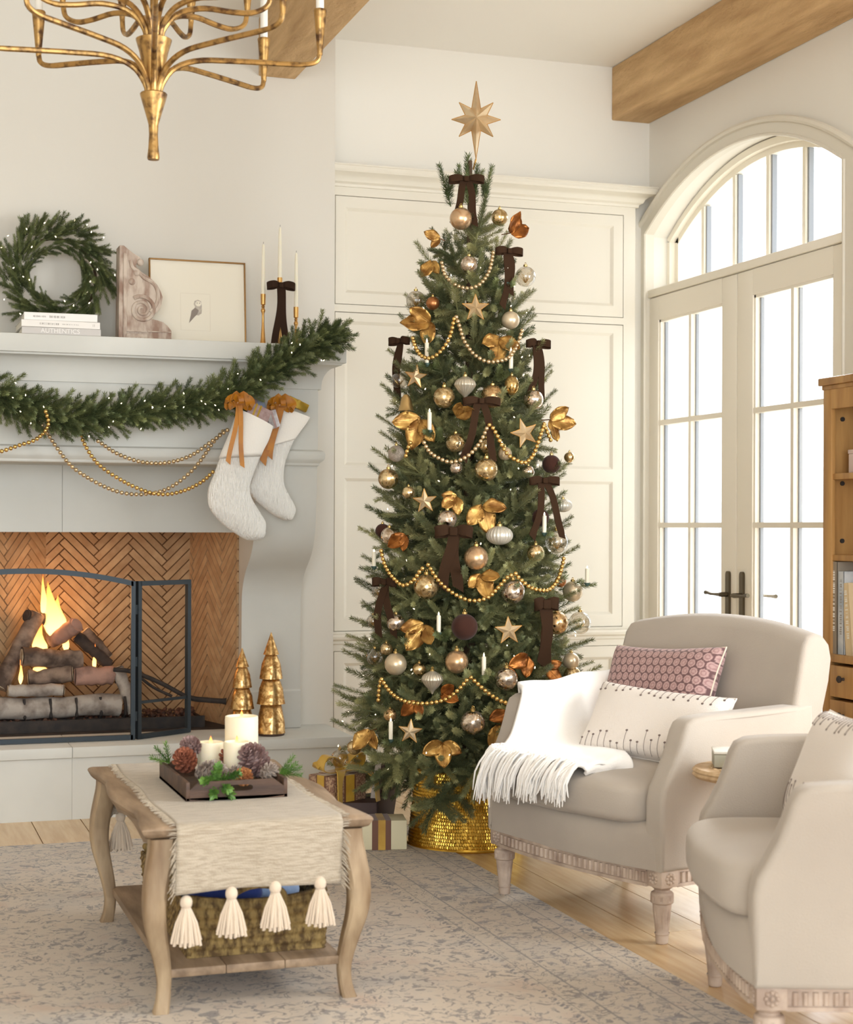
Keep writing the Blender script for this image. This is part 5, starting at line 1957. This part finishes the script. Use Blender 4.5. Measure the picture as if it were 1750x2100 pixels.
# tray
TRW = mat('dark_tray_wood', (92, 66, 48), .55, c2=(64, 44, 32), sc=5, stretch=(1, 8, 8), bump=.2, bsc=40)
ZT = ZR + .4675
tr = thing('serving_tray', 'dark wooden serving tray with cut out handles on the table runner', 'tray', (.921, 4.495, ZT + .002))
hx, hy, hh = .137, .212, .05
obj('tray_base', G().bx(-hx, hx, -hy, hy, 0, .008), TRW, tr)
for s in (1, -1):
    obj('long_side', G().bx(s * hx, s * (hx - .010), -hy, hy, .0, hh, .001), TRW, tr)
    y0, y1 = s * hy, s * (hy - .010)
    # end with an oval hand hole, built as a ring of quads between outline and slot
    n = 32
    slot = [(.042 * math.copysign(abs(math.cos(a)) ** .45, math.cos(a)), .03 + .0085 * math.copysign(abs(math.sin(a)) ** .6, math.sin(a))) for a in [2 * math.pi * k / n for k in range(n)]]
    outl = []
    for a in [2 * math.pi * k / n for k in range(n)]:
        cx, cz = math.cos(a), math.sin(a)
        k = min((hx - .01) / max(abs(cx), 1e-6), (hh - .03) / max(cz, 1e-6) if cz > 0 else .03 / max(-cz, 1e-6))
        outl.append((cx * k, .03 + cz * k))
    g = G()
    o = [(a, y0, b) for a, b in outl] + [(a, y0, b) for a, b in slot] + [(a, y1, b) for a, b in outl] + [(a, y1, b) for a, b in slot]
    fs = []
    for k in range(n):
        j = (k + 1) % n
        fs += [(k, j, n + j, n + k), (2 * n + k, 3 * n + k, 3 * n + j, 2 * n + j), (n + k, n + j, 3 * n + j, 3 * n + k), (k, 2 * n + k, 2 * n + j, j)]
    obj('end_board', g.add(o, fs), TRW, tr, ang=30)
PILW = mat('ivory_pillar_wax', (250, 236, 206), .55, sss=.25)
CFL = flame_mat('candle_flame')
ZT2 = ZT + .0105
for lab, x, y, r, h in (('tallest ivory pillar candle at the back of the tray', 1.002, 4.605, .0475, .172), ('shortest ivory pillar candle at the left of the tray, behind the pinecones', .912, 4.60, .037, .102),
                        ('middle ivory pillar candle at the front of the candle group', .968, 4.51, .037, .112)):
    t = thing('pillar_candle', lab, 'candle', (x, y, ZT2), group='pillar candles in the tray')
    obj('wax', G().lathe([(r * .98, 0), (r, .003), (r, h - .006), (r * .985, h + .002), (r * .93, h + .003), (r * .88, h - .004), (r * .6, h - .010), (.001, h - .011)], 40, wob=lambda a, z: 1 + .004 * math.sin(3 * a)), PILW, t)
    obj('wick', G().tube([(0, 0, h - .012), (.0005, 0, h - .002)], .001, 5), SOOT, t)
    obj('flame', G().lathe([(.001, h - .006), (.0048, h - .001), (.0052, h + .004), (.003, h + .012), (.0006, h + .019)], 12), CFL, t, ang=180)

# pinecones
CONE = {'grey': mat('frosted_cone', (128, 108, 94), .8, c2=(176, 162, 150), sc=40, rv=.1), 'rust': mat('rust_cone', (150, 86, 58), .8, c2=(112, 60, 42), sc=40), 'orange': mat('amber_cone', (186, 124, 70), .8, c2=(140, 84, 46), sc=40),
        'plum': mat('plum_cone', (116, 84, 78), .8, c2=(158, 132, 126), sc=40)}


def pinecone(lab, p, axis, L_, r, kind, ns=70):
    t = thing('pinecone', lab, 'pinecone', M=aim(p, axis))
    g = G().lathe([(r * .2, 0), (r * .5, L_ * .3), (r * .35, L_ * .75), (.001, L_ * .97)], 10)
    obj('core', g, CONE[kind], t)
    q = random.Random(lab)
    sm = G()
    for i in range(ns):
        f = (i + .5) / ns
        a = i * 2.39996
        z = L_ * (.04 + .88 * f)
        w = r * math.sin(math.pi * (f * .86 + .14)) ** .7
        up = rad(5 + 55 * f)
        s = r * .30 * (1 - .35 * f)
        M = Matrix.Translation((0, 0, z)) @ Matrix.Rotation(a, 4, 'Z') @ Matrix.Rotation(-up, 4, 'Y')
        b, e = r * .25, max(w, r * .35)
        sm.add([(b, -s * .35, -s * .12), (b, s * .35, -s * .12), (e * .8, s * .75, 0), (e, s * .45, s * .16), (e * 1.03, 0, s * .32), (e, -s * .45, s * .16), (e * .8, -s * .75, 0), (b, 0, s * .25), (e * .85, 0, s * .5)],
               [(0, 1, 2, 3, 4, 5, 6), (0, 7, 1), (1, 7, 8, 2), (2, 8, 3), (3, 8, 4), (4, 8, 5), (5, 8, 6), (6, 8, 7, 0)], M)
    tag(obj('scales', sm, CONE[kind], t, ang=0), kind='stuff')


Zc = ZT2
pinecone('largest frosted brown pinecone at the right of the tray', (1.035, 4.47, Zc + .032), (-.6, -.35, .75), .098, .050, 'plum', 90)
pinecone('small frosted pinecone in front of the largest one at the right edge of the tray', (1.02, 4.40, Zc + .024), (.35, -.5, .6), .055, .03, 'grey', 50)
pinecone('big grey pinecone lying at the front left of the tray', (.842, 4.455, Zc + .036), (.75, -.5, .12), .09, .042, 'grey', 80)
pinecone('rust red pinecone at the back left corner of the tray', (.842, 4.57, Zc + .04), (-.3, -.6, .5), .075, .04, 'rust', 70)
pinecone('brown pinecone lying on top of the rust red one', (.872, 4.60, Zc + .085), (-.5, -.5, .3), .06, .034, 'plum', 60)
pinecone('little grey pinecone between the big grey one and the front candle', (.925, 4.44, Zc + .03), (.8, -.6, .3), .055, .028, 'grey', 50)
pinecone('small amber pinecone at the front of the tray beside the middle candle', (.962, 4.405, Zc + .026), (-.1, -.9, .35), .042, .030, 'orange', 44)
pinecone('dark rust pinecone between the candles', (.945, 4.555, Zc + .06), (.0, -.8, .45), .045, .027, 'rust', 44)
GRN = mat('fresh_green', (112, 150, 62), .55, c2=(70, 110, 44), sc=30)
for lab, p, dirs in (('bright green moss sprig spilling over the front left of the tray', (.868, 4.33, Zc + .03), [(-.5, -.7, .2), (.3, -.8, -.1), (.7, -.3, .3), (0, -.6, .6), (-.2, -.9, -.3), (.5, -.8, -.35)]),
                     ('green fir sprig at the back left rim of the tray', (.805, 4.66, Zc + .04), [(-.5, .2, .6), (-.8, -.2, .3), (-.2, -.1, .9)]),
                     ('green fir sprig over the right rim of the tray', (1.055, 4.36, Zc + .042), [(.8, -.1, .2), (.7, .3, .3), (.9, -.3, -.05), (.5, 0, .6)])):
    t = thing('fir_sprig', lab, 'sprig', p)
    for d in dirs:
        g = G()
        needles(g, (0, 0, 0), d, .058 if 'moss' not in lab else .07, .018 if 'moss' not in lab else .022, 90, rnd, .0014 if 'moss' not in lab else .0042)
        obj('twig', g, GRN, t, ang=0)
# ---------------------------------------------------------------- armchairs
SLIP = mat('linen_slipcover', (180, 168, 154), .92, sheen=.2, c2=(172, 160, 147), sc=3, bump=.3, bsc=420)
CARV = mat('whitewashed_wood', (198, 178, 160), .7, c2=(160, 138, 122), sc=14, bump=.3, bsc=60)


def bowf(x, y, z):
    k = max(0, 1 - (x / .40) ** 2)
    return (x, y - (.035 * k if y < .1 else 0), z)


def armchair(lab, P, ang):
    t = thing('armchair', lab, 'armchair', (P[0], P[1], ZR if False else 0.0), ang, group='slipcovered armchairs')
    # base, arms, back
    base = [(.56, .215), (.56, .35), (.0, .35), (-.035, .34), (-.045, .31), (-.042, .26), (-.036, .215)]

    def bf(x, y, z):
        x, y, z = bowf(x, y, z)
        w = .006 * math.sin(9 * x + 14 * z) * (y < .1)
        return (x, y + w, z)
    obj('seat_base', G().rloft(base, -.405, .405, .02, fn=bf, steps=14), SLIP, t, ang=70)
    arm = [(-.036, .215), (-.043, .34), (-.043, .415), (-.035, .452), (-.014, .487), (.008, .53), (.026, .575), (.038, .612), (.052, .636), (.078, .648), (.14, .652), (.30, .657), (.52, .666), (.575, .662), (.58, .45), (.565, .215)]
    for s in (1, -1):
        x0, x1 = (s * .345, s * .422) if s > 0 else (s * .422, s * .345)

        def af(x, y, z, s=s):                          # arms lean out and swell a little
            return (x + s * (.006 * max(0, z - .4) / .25) + s * .01 * math.sin(max(0, min(1, y / .55)) * math.pi), y, z + .004 * math.sin(y * 9))
        obj('arm', G().rloft(arm, x0, x1, .016, fn=af, steps=4), SLIP, t, ang=70)
    back = [(.44, .36), (.47, .48), (.515, .66), (.555, .79), (.575, .845), (.598, .872), (.63, .882), (.665, .872), (.69, .845), (.697, .80), (.68, .73), (.645, .64), (.605, .50), (.575, .36), (.57, .215), (.44, .215)]

    def kf(x, y, z):
        k = 1 - (x / .425) ** 2
        h = max(0, (z - .45) / .43)
        return (x * (1 - .02 * h), y - .03 * (x / .42) ** 2 * h, z + .042 * k * h - .006 * h)
    obj('backrest', G().rloft(back, -.425, .425, .020, fn=kf, steps=16, n=5), SLIP, t, ang=70)

    def cf(x, y, z):
        k = max(0, 1 - (x / .345) ** 2)
        front = max(0, -(y - .2) / .28)
        return (x, y - .035 * k * front, z + .014 * k * max(0, 1 - abs(y - .2) / .3) + .004 * math.sin(11 * x + 5 * y))
    obj('seat_cushion', G().sell((0, .205, .395), (.338, .285, .068), .28, 44, 20, fn=cf), SLIP, t, ang=180)
    # carved rail
    g = G()
    n = 30
    P_ = [bowf(-.35 + .70 * k / n, -.028, 0) for k in range(n + 1)]
    Q_ = [(p[0], .02, 0) for p in P_]
    for z0, z1, o in ((.165, .175, .004), (.175, .208, 0), (.208, .216, .003)):
        g.prism([(p[0], p[1] - o) for p in P_] + [(p[0], p[1]) for p in Q_[::-1]], z0, z1, 'z')
    for k in range(n):
        p = bowf(-.35 + .70 * (k + .5) / n, -.028, 0)
        g.tube([(p[0], p[1], .178), (p[0], p[1], .206)], .0068, 6)
    obj('carved_rail', g, CARV, t, ang=50)
    for s in (1, -1):
        g = G()
        for z0, z1, o in ((.165, .175, .004), (.175, .208, 0), (.208, .216, .003)):
            a, b = s * (.405 + o), s * .37
            g.bx(min(a, b), max(a, b), .03, .53, z0, z1)
        for k in range(22):
            g.tube([(s * .405, .05 + .46 * k / 21, .178), (s * .405, .05 + .46 * k / 21, .206)], .0068, 6)
        obj('carved_rail', g, CARV, t, ang=50)
    prof = [(.014, 0), (.017, .003), (.0185, .012), (.0195, .026), (.0215, .029), (.0215, .033), (.0195, .037), (.0275, .112), (.024, .115), (.032, .119), (.0335, .124), (.0335, .142), (.031, .149), (.024, .153), (.023, .158), (.030, .164), (.031, .168)]
    fl = lambda a, z: 1 - (.09 * max(0, math.cos(8 * a)) ** 6 if (.045 < z < .108 or .124 < z < .142) else 0)
    P2 = curve([(a, 0, b) for a, b in prof], 90)
    for sx in (1, -1):
        for sy in (0, 1):
            x, y = sx * .376, (0 if sy == 0 else .535)
            lg = obj('leg', G().lathe([(max(p.x, .001), p.z) for p in P2], 48, wob=fl), CARV, t, loc=(x, y, 0))
            g = G().box((0, 0, .192), (.068, .068, .052), .004)
            for fx, fy in ((sx, 0), (0, -1 if sy == 0 else 1)):
                for k in range(8):
                    a = k * math.pi / 4
                    c = (fx * .034 + (0 if fx else .013 * math.cos(a)), fy * .034 + (0 if fy else .013 * math.cos(a)), .192 + .013 * math.sin(a))
                    g.ball(c, .006, 8, 5)
                g.ball((fx * .035, fy * .035, .192), .0055, 8, 5)
            obj('rosette_block', g, CARV, lg)
    return t


A1 = math.atan2(-.9625, .2712)
A2 = math.atan2(-.940, -.341)
ch1 = armchair('whole slipcovered armchair beside the tree holding the fringed white throw', (2.061, 4.618), A1)
ch2 = armchair('slipcovered armchair cut off by the right edge of the picture, nearest the camera', (1.968, 3.466), A2)
MC1 = Matrix.Translation((2.061, 4.618, 0)) @ Matrix.Rotation(A1, 4, 'Z')
MC2 = Matrix.Translation((1.968, 3.466, 0)) @ Matrix.Rotation(A2, 4, 'Z')

# ---------------------------------------------------------------- cushions
PINKP = mat('block_print', (190, 150, 146), .95, sheen=.2, vcol='print', bump=.3, bsc=300)
NATP = mat('natural_cotton', (232, 222, 212), .95, sheen=.2, bump=.35, bsc=300)
EMBR = mat('taupe_thread', (120, 104, 98), .8)
IVP = mat('ivory_piping', (230, 216, 196), .9)


def pil(W_, H_, T, u, v, s):
    k = max(0, (1 - u ** 4)) ** .5 * max(0, (1 - v ** 4)) ** .5
    return (W_ * u * (1 - .07 * (1 - v * v)), s * T * k ** .8, H_ * v * (1 - .09 * (1 - u * u)))


def cushion(lab, W_, H_, T, M, mt, pattern=None, nu=60, nv=40):
    t = thing('cushion', lab, 'cushion', M=M)
    g = G()
    for s in (-1, 1):
        g.grid(nu, nv, lambda u, v: pil(W_, H_, T, 2 * u - 1, 2 * v - 1, s))
    me = mesh('cover', g, mt, 180)
    if pattern:
        ca = me.color_attributes.new('print', 'FLOAT_COLOR', 'POINT')
        V = np.array(g.v)
        ca.data.foreach_set('color', pattern(V[:, 0], V[:, 2]).astype(np.float32).ravel())
    link('cover', me, t)
    n = 40
    ed = [pil(W_, H_, T, *p, 1) for p in [(-1 + 2 * k / n, -1) for k in range(n)] + [(1, -1 + 2 * k / n) for k in range(n)] + [(1 - 2 * k / n, 1) for k in range(n)] + [(-1, 1 - 2 * k / n) for k in range(n + 1)]]
    obj('piping', G().tube(ed, .0028, 6), IVP if pattern else mt, t)
    return t


def hexprint(x, z):
    """rows of rounded hexagonal medallions in dusty pink with dark plum outlines"""
    a = .0315
    h = a * .866
    r = np.round(z / h)
    off = np.where(np.mod(r, 2) == 0, 0, a / 2)
    best = np.full_like(x, 9.)
    for dr in (-1, 0, 1):
        rr = np.round(z / h) + dr
        o = np.where(np.mod(rr, 2) == 0, 0, a / 2)
        cx = np.round((x - o) / a) * a + o
        best = np.minimum(best, np.hypot(x - cx, z - rr * h))
    f = best / (a / 2)
    pink, dark, mid = np.array(lin((188, 154, 148))), np.array(lin((108, 78, 78))), np.array(lin((160, 122, 120)))
    ring = (np.abs(f - .45) < .1)
    c = np.where((f > .86)[:, None], dark, np.where(ring[:, None], mid, pink))
    return c


cz = frame((0, 0, 0), (1, 0, 0), (0, .42, 1))
cushion('dusty pink block printed cushion leaning at the back of the whole armchair', .255, .155, .062, MC1 @ Matrix.Translation((-.115, .435, .665)) @ Matrix.Rotation(rad(-22), 4, 'X') @ Matrix.Rotation(rad(-3), 4, 'Y'), PINKP, hexprint, 190, 120)
emb = []


def embroider(t, W_, H_, T, seed):
    """rows of embroidered stems ending in seed heads along both long edges"""
    q = random.Random(seed)
    g = G()
    for row, (v0, sg) in enumerate(((-.97, 1), (.97, -1))):
        n = 19
        for i in range(n):
            u = -.93 + 1.86 * i / (n - 1)
            ln = q.uniform(.16, .62) * (1 if row == 0 else .55)
            P = [pil(W_ * 1.003, H_, T, u, v0 + sg * ln * k / 6, -1) for k in range(7)]
            P = [(a, b - .0012, c) for a, b, c in P]
            g.tube(P, .0008, 4)
            e = P[-1]
            g.lathe([(.001, -.0015), (.0052, 0), (.001, .0015)], 7, Matrix.Translation(e) @ Matrix.Rotation(rad(90), 4, 'X') @ Matrix.Diagonal((1, .7, 1, 1)))
    tag(obj('embroidery', g, EMBR, t), kind='stuff')


c2 = cushion('ivory lumbar cushion embroidered with seed heads on the whole armchair', .265, .125, .055, MC1 @ Matrix.Translation((.045, .27, .578)) @ Matrix.Rotation(rad(10), 4, 'Z') @ Matrix.Rotation(rad(-30), 4, 'X') @ Matrix.Rotation(rad(2), 4, 'Y'), NATP)
embroider(c2, .265, .125, .055, 3)
c3 = cushion('ivory embroidered cushion on the armchair cut off at the right edge', .285, .148, .06, MC2 @ Matrix.Translation((.03, .225, .618)) @ Matrix.Rotation(rad(-22), 4, 'X') @ Matrix.Rotation(rad(-4), 4, 'Y'), NATP)
embroider(c3, .285, .148, .06, 5)

# ---------------------------------------------------------------- throw
THR = mat('white_wool_throw', (248, 242, 234), .95, sheen=.6, bump=.3, bsc=160)
th = thing('throw_blanket', 'fluffy white throw with long fringe draped over the arm and seat of the whole armchair', 'blanket', M=MC1)
rows = [[(-.452, .13, .56), (-.452, .50, .56)], [(-.455, .12, .662), (-.455, .52, .68)], [(-.40, .07, .676), (-.40, .55, .70)], [(-.330, .03, .655), (-.335, .52, .675)], [(-.318, -.02, .54), (-.30, .40, .55)],
        [(-.305, -.075, .482), (-.16, .30, .49)], [(-.10, -.095, .486), (-.02, .20, .492)], [(.10, -.090, .488), (.115, .10, .492)], [(.128, -.085, .476), (.14, .09, .478)], [(.118, -.08, .462), (.13, .085, .464)]]
Fc = curve([r[0] for r in rows], 60)
Bc = curve([r[1] for r in rows], 60)


def thr(u, v):
    k = int(round(v * 60))
    p = Fc[k].lerp(Bc[k], u)
    w = .006 * math.sin(u * 11 + v * 7) * math.sin(math.pi * u) + .004 * math.sin(v * 21 + u * 4)
    return (p.x, p.y, p.z + w + .010 * math.sin(math.pi * u) * (v > .4))


obj('cloth', G().grid(30, 61, thr, thick=.011), THR, th, ang=180)
g = G()
q = random.Random(9)
for i in range(330):
    v = .54 + .34 * (i + q.random()) / 330
    k = min(60, int(v * 60))
    u0 = q.uniform(-.01, .10)
    p = Fc[k].lerp(Bc[k], u0) + Vector((0, 0, .008))
    f = (v - .54) / .34
    L_ = .15 - .05 * f + q.uniform(-.02, .02) + .05 * max(0, .3 - f)
    dx = -.04 - .02 * f + .03 * math.sin(i * .09) + q.uniform(-.022, .022)
    a = p + Vector((dx * .3, -.030, -.002 + q.uniform(0, .008)))
    b = p + Vector((dx * .7, -.055 - .012 * q.random(), -L_ * .42))
    c = p + Vector((dx, -.052 - .02 * q.random(), -L_ * (.85 + .2 * q.random())))
    pts = curve([tuple(p), tuple(a), tuple(b), tuple(c)], 7)
    g.tube(pts, [.0032, .0036, .0036, .0034, .0034, .003, .0026, .0014], 5)
tag(obj('fringe', g, THR, th), kind='stuff')

# ---------------------------------------------------------------- side table between the chairs
CANE = mat('pale_carved_top', (206, 178, 140), .6, c2=(176, 142, 102), sc=30, bump=.4, bsc=70)
sd = thing('side_table', 'small round carved wood side table between the two armchairs', 'table', (2.342, 4.062, 0))
obj('table_top', G().lathe([(.14, .495), (.158, .500), (.165, .508), (.161, .514), (.165, .520), (.158, .527), (.001, .527)], 48), CANE, sd)
g = G()
for k in range(24):
    a = k * math.pi / 12
    g.ball((.115 * math.cos(a), .115 * math.sin(a), .527), .007, 8, 5, sz=.5)
obj('carved_ring', g, CANE, sd)
obj('column', G().lathe([(.11, .0), (.11, .012), (.04, .03), (.022, .08), (.03, .2), (.02, .3), (.03, .42), (.06, .48), (.10, .497)], 24), CANE, sd)
GBOX = mat('sage_grey_box', (164, 162, 146), .6)
bxo = thing('keepsake_box', 'flat sage grey box with a paler lid on the round side table', 'box', (2.322, 4.092, .5308), rad(-25))
obj('box_body', G().box((0, 0, .018), (.15, .11, .036), .002), GBOX, bxo)
obj('lid', G().box((0, 0, .041), (.152, .112, .008), .002), mat('pale_lid', (226, 222, 212), .6), bxo)

# ---------------------------------------------------------------- bookcase
OAK = mat('honey_oak', (190, 146, 88), .5, c2=(160, 116, 64), sc=4, stretch=(6, 6, .6), bump=.15, bsc=30, lo=.35, hi=.68)
bc = thing('bookcase', 'honey oak bookcase with drawers against the right hand wall at the picture edge', 'bookcase', (3.30, 4.70, 0))
Y0, Y1 = -.52, .515
g = G().bx(-.012, .375, Y0 - .02, Y1 + .02, 1.722, 1.75, .004)
g.bx(-.004, .37, Y0 - .006, Y1 + .006, 1.706, 1.722, .003)
obj('top_board', g, OAK, bc)
for a, b in ((Y0, Y0 + .03), (Y1 - .03, Y1)):
    s_ = obj('side_panel', G().bx(.018, .365, a, b, 0, 1.706), OAK, bc)
    if a > 0:
        for z in (1.60, 1.365, 1.155):
            obj('shelf_pin', G().tube([(.06, a + .001, z), (.06, a - .006, z)], .0085, 10), SOOT, s_)
for a, b in ((Y0, Y0 + .052), (Y1 - .052, Y1)):
    obj('face_post', G().bx(0, .018, a, b, 0, 1.706, .001), OAK, bc)
obj('frieze_rail', G().bx(0, .018, Y0 + .052, Y1 - .052, 1.635, 1.706), OAK, bc)
obj('back_panel', G().bx(.350, .365, Y0 + .03, Y1 - .03, 0.05, 1.706), OAK, bc)
for z in (1.40, 1.105, .745):
    obj('shelf', G().bx(.008 if z > .8 else -.004, .35, Y0 + .03, Y1 - .03, z - (.022 if z > .8 else .028), z, .002), OAK, bc)
for z0, z1 in ((.592, .705), (.455, .580)):
    for a, b in ((Y0 + .055, -.005), (.005, Y1 - .055)):
        d = obj('drawer', G().bx(-.004, .3, a, b, z0, z1, .002), OAK, bc)
        for yy in ((a + .09, b - .09)):
            obj('knob', G().lathe([(.006, 0), (.005, .01), (.012, .016), (.013, .022), (.008, .027), (.001, .028)], 14, M=Matrix.Translation((-.004, yy, (z0 + z1) / 2 + .012)) @ Matrix.Rotation(rad(-90), 4, 'Y')), SOOT, d)
for a, b in ((Y0 + .055, -.005), (.005, Y1 - .055)):
    obj('cupboard_door', G().bx(-.002, .016, a, b, .06, .44, .002), OAK, bc)


def shelf_book(lab, y, x, hgt, thk, dep, m, lean, letters=None, seed=0):
    t = thing('book', lab, 'book', M=Matrix.Translation((x, y, .7455)) @ Matrix.Rotation(lean, 4, 'X'), group='books on the bookcase shelf')
    g = G().bx(0, dep, 0, .0025, 0, hgt, .0008)
    g.bx(0, dep, thk - .0025, thk, 0, hgt, .0008)
    g.bx(0, .003, 0, thk, 0, hgt)
    obj('cover', g, m, t)
    obj('pages', G().bx(.003, dep - .004, .0026, thk - .0026, .003, hgt - .003), PAPER, t)
    q = random.Random(seed)
    g = G()
    z = hgt * .9
    while z > hgt * .25:
        hh = q.choice((.002, .004, .0055))
        g.bx(-.0006, 0, thk * .3, thk * q.uniform(.6, .72), z - hh, z)
        z -= hh + q.choice((.002, .003, .009))
    obj('spine_print', g, letters, t, ang=0)
    return t


TAUPE = mat('taupe_cover', (146, 134, 118), .6)
SKYB = mat('pale_blue_cover', (206, 206, 204), .6, c2=(150, 162, 172), sc=9)
SAND = mat('sand_cover', (214, 190, 150), .6)
shelf_book('tall taupe book standing leftmost on the bookcase shelf', 5.138, 3.310, .334, .045, .24, TAUPE, rad(0), WINK, 1)
shelf_book('cream and pale blue book second from the left on the bookcase shelf', 5.099, 3.312, .30, .034, .22, SKYB, rad(0), INK, 2)
shelf_book('sand coloured book leaning third on the bookcase shelf', 5.045, 3.314, .262, .04, .2, SAND, rad(-6), PAPER, 3)
PKB = mat('blush_box', (226, 206, 196), .6)
pb = thing('storage_box', 'pale blush box on the upper shelf of the bookcase', 'box', (3.345, 5.06, 1.4003))
obj('box_body', G().bx(0, .2, -.14, .06, 0, .07, .002), PKB, pb)
obj('lid', G().bx(-.002, .202, -.142, .062, .07, .085, .002), PKB, pb)

# ---------------------------------------------------------------- presents under the tree
CRM = mat('cream_gift_paper', (232, 222, 186), .6)
BRN = mat('brown_gift_paper', (64, 42, 36), .6)
GSAT = mat('gold_satin', (214, 172, 66), .32, sheen=.2, c2=(182, 138, 38), sc=9)
BSAT = mat('brown_satin', (110, 66, 40), .45, sheen=.3)
PATP = mat('metallic_print_paper', (186, 154, 124), .5, c2=(132, 96, 80), sc=120, lo=.45, hi=.55, metal=.2)
a = math.atan2(-.035, .169)
t = thing('wrapped_gift', 'flat cream wrapped gift with brown and gold ribbon in front of the tree collar', 'present', (1.70, 5.875, .0053), a, group='wrapped gifts under the tree')
obj('wrapped_box', G().bx(-.20, .198, -.07, .07, 0, .108, .003), CRM, t)
obj('ribbon', G().bx(.068, .139, -.0715, .0715, .0, .1095), BSAT, t)
obj('ribbon', G().bx(.091, .118, -.0725, .0725, .0, .1105), GSAT, t, ang=40)
t = thing('wrapped_gift', 'dark brown wrapped gift below the patterned gold bow gift', 'present', (1.715, 6.075, .0003), rad(-14), group='wrapped gifts under the tree')
obj('wrapped_box', G().bx(-.13, .13, -.11, .11, 0, .155, .003), BRN, t)
t = thing('wrapped_gift', 'patterned metallic gift with a big gold satin bow on top of the brown gift', 'present', (1.69, 6.05, .1558), rad(28), group='wrapped gifts under the tree')
obj('wrapped_box', G().bx(-.085, .085, -.07, .07, 0, .098, .003), PATP, t)
for nm, bb, m in (('ribbon', (-.03, .03, -.0715, .0715, 0, .0995), BSAT), ('ribbon', (-.022, .022, -.0725, .0725, 0, .1005), GSAT), ('ribbon', (-.0865, .0865, -.026, .026, .0, .0998), BSAT), ('ribbon', (-.0875, .0875, -.019, .019, 0, .1008), GSAT)):
    obj(nm, G().bx(*bb), m, t)
b = obj('satin_bow', G().box((0, 0, .01), (.03, .03, .022), .007), GSAT, t, M=Matrix.Translation((0, -.02, .101)) @ Matrix.Scale(1.25, 4))
for s in (1, -1):
    for k in (0, 1):
        P = curve([(0, 0, .01), (s * .03, -.01 + .03 * k, .05), (s * .075, .02 * k - .01, .06 - .02 * k), (s * .085, .02 * k, .025), (s * .045, .012, .008), (0, 0, .01)], 20)
        obj('loop', ribbon(G(), P, (.1, 1, .1), .034), GSAT, b, ang=60)
    P = curve([(0, 0, .01), (s * .05, -.05, .012), (s * .075, -.075, -.02), (s * .08, -.082, -.085)], 12)
    obj('tail', ribbon(G(), P, (1, .4, 0), .03), GSAT, b, ang=60)
t = thing('leaning_box', 'slim white box with a dark edge leaning against the gold tree collar', 'box',
          M=Matrix.Translation((1.872, 6.13, .0)) @ Matrix.Rotation(rad(-38), 4, 'Z') @ Matrix.Rotation(rad(9), 4, 'Y'))
obj('front', G().bx(-.012, .012, -.10, .10, .0, .30, .002), mat('whitewashed_board', (216, 206, 196), .7, c2=(196, 184, 172), sc=20), t)
obj('dark_edge', G().bx(.0121, .026, -.10, .10, .0, .297, .001), BRN, t)

# ---------------------------------------------------------------- chandelier
GILT = mat('aged_gilt', (184, 146, 88), .38, metal=.8, c2=(92, 66, 44), sc=34, bump=.25, bsc=60, lo=.46, hi=.66, detail=7)
SLEEVE = mat('candle_sleeve', (236, 232, 222), .5)
cd = thing('chandelier', 'aged gilt two tier chandelier with curved arms and white candle sleeves hanging at upper left', 'chandelier', (.744, 4.605, 0))
obj('stem', G().tube([(0, 0, 2.40), (0, 0, ZC - .03)], .011, 10), GILT, cd)
obj('ceiling_rose', G().lathe([(.012, ZC - .06), (.05, ZC - .04), (.065, ZC - .002)], 24), GILT, cd)
obj('lower_hub', G().lathe([(.001, 2.230), (.016, 2.230), (.0175, 2.236), (.0145, 2.262), (.0125, 2.30), (.014, 2.328), (.020, 2.350), (.0375, 2.409), (.0385, 2.414), (.036, 2.417), (.03, 2.410)], 28), GILT, cd)
obj('upper_hub', G().lathe([(.020, 2.43), (.028, 2.47), (.040, 2.530), (.0495, 2.562), (.0505, 2.567), (.047, 2.569), (.04, 2.562)], 28), GILT, cd)


def carm(phi, path, cup_h, sl):
    a = rad(18.7 + phi)
    c, s = math.sin(a), math.cos(a)
    P = curve([(r * c, r * s, z) for r, z in path], 30)
    m = obj('arm', G().tube(P, [.0082] * 22 + [.0075] * 9, 8), GILT, cd)
    r, z = path[-1]
    M = Matrix.Translation((r * c, r * s, z))
    obj('cup', G().lathe([(.0075, -.006), (.008, 0), (.013, cup_h * .45), (.019, cup_h * .93), (.020, cup_h * .97), (.0185, cup_h), (.015, cup_h - .004)], 20, M=M), GILT, m)
    obj('candle_sleeve', G().lathe([(.0115, cup_h - .02), (.0115, cup_h + sl), (.010, cup_h + sl + .002), (.003, cup_h + sl + .003)], 16, M=M), SLEEVE, m)


low = [(.016, 2.402), (.022, 2.44), (.055, 2.488), (.12, 2.516), (.22, 2.522), (.34, 2.524), (.425, 2.526), (.463, 2.538), (.472, 2.562)]
for ph, sc_r in ((35, 1), (77, 1), (125, 1), (170, 1), (214, 1), (262, 1.03), (290, .80), (352, .9)):
    carm(ph, [(r * (sc_r if r > .03 else 1), z) for r, z in low], .125, .12)
upp = [(.018, 2.556), (.028, 2.60), (.07, 2.645), (.14, 2.662), (.22, 2.655), (.275, 2.656), (.318, 2.678), (.33, 2.72)]
for k in range(10):
    carm(46 + 36 * k, upp, .11, .12)
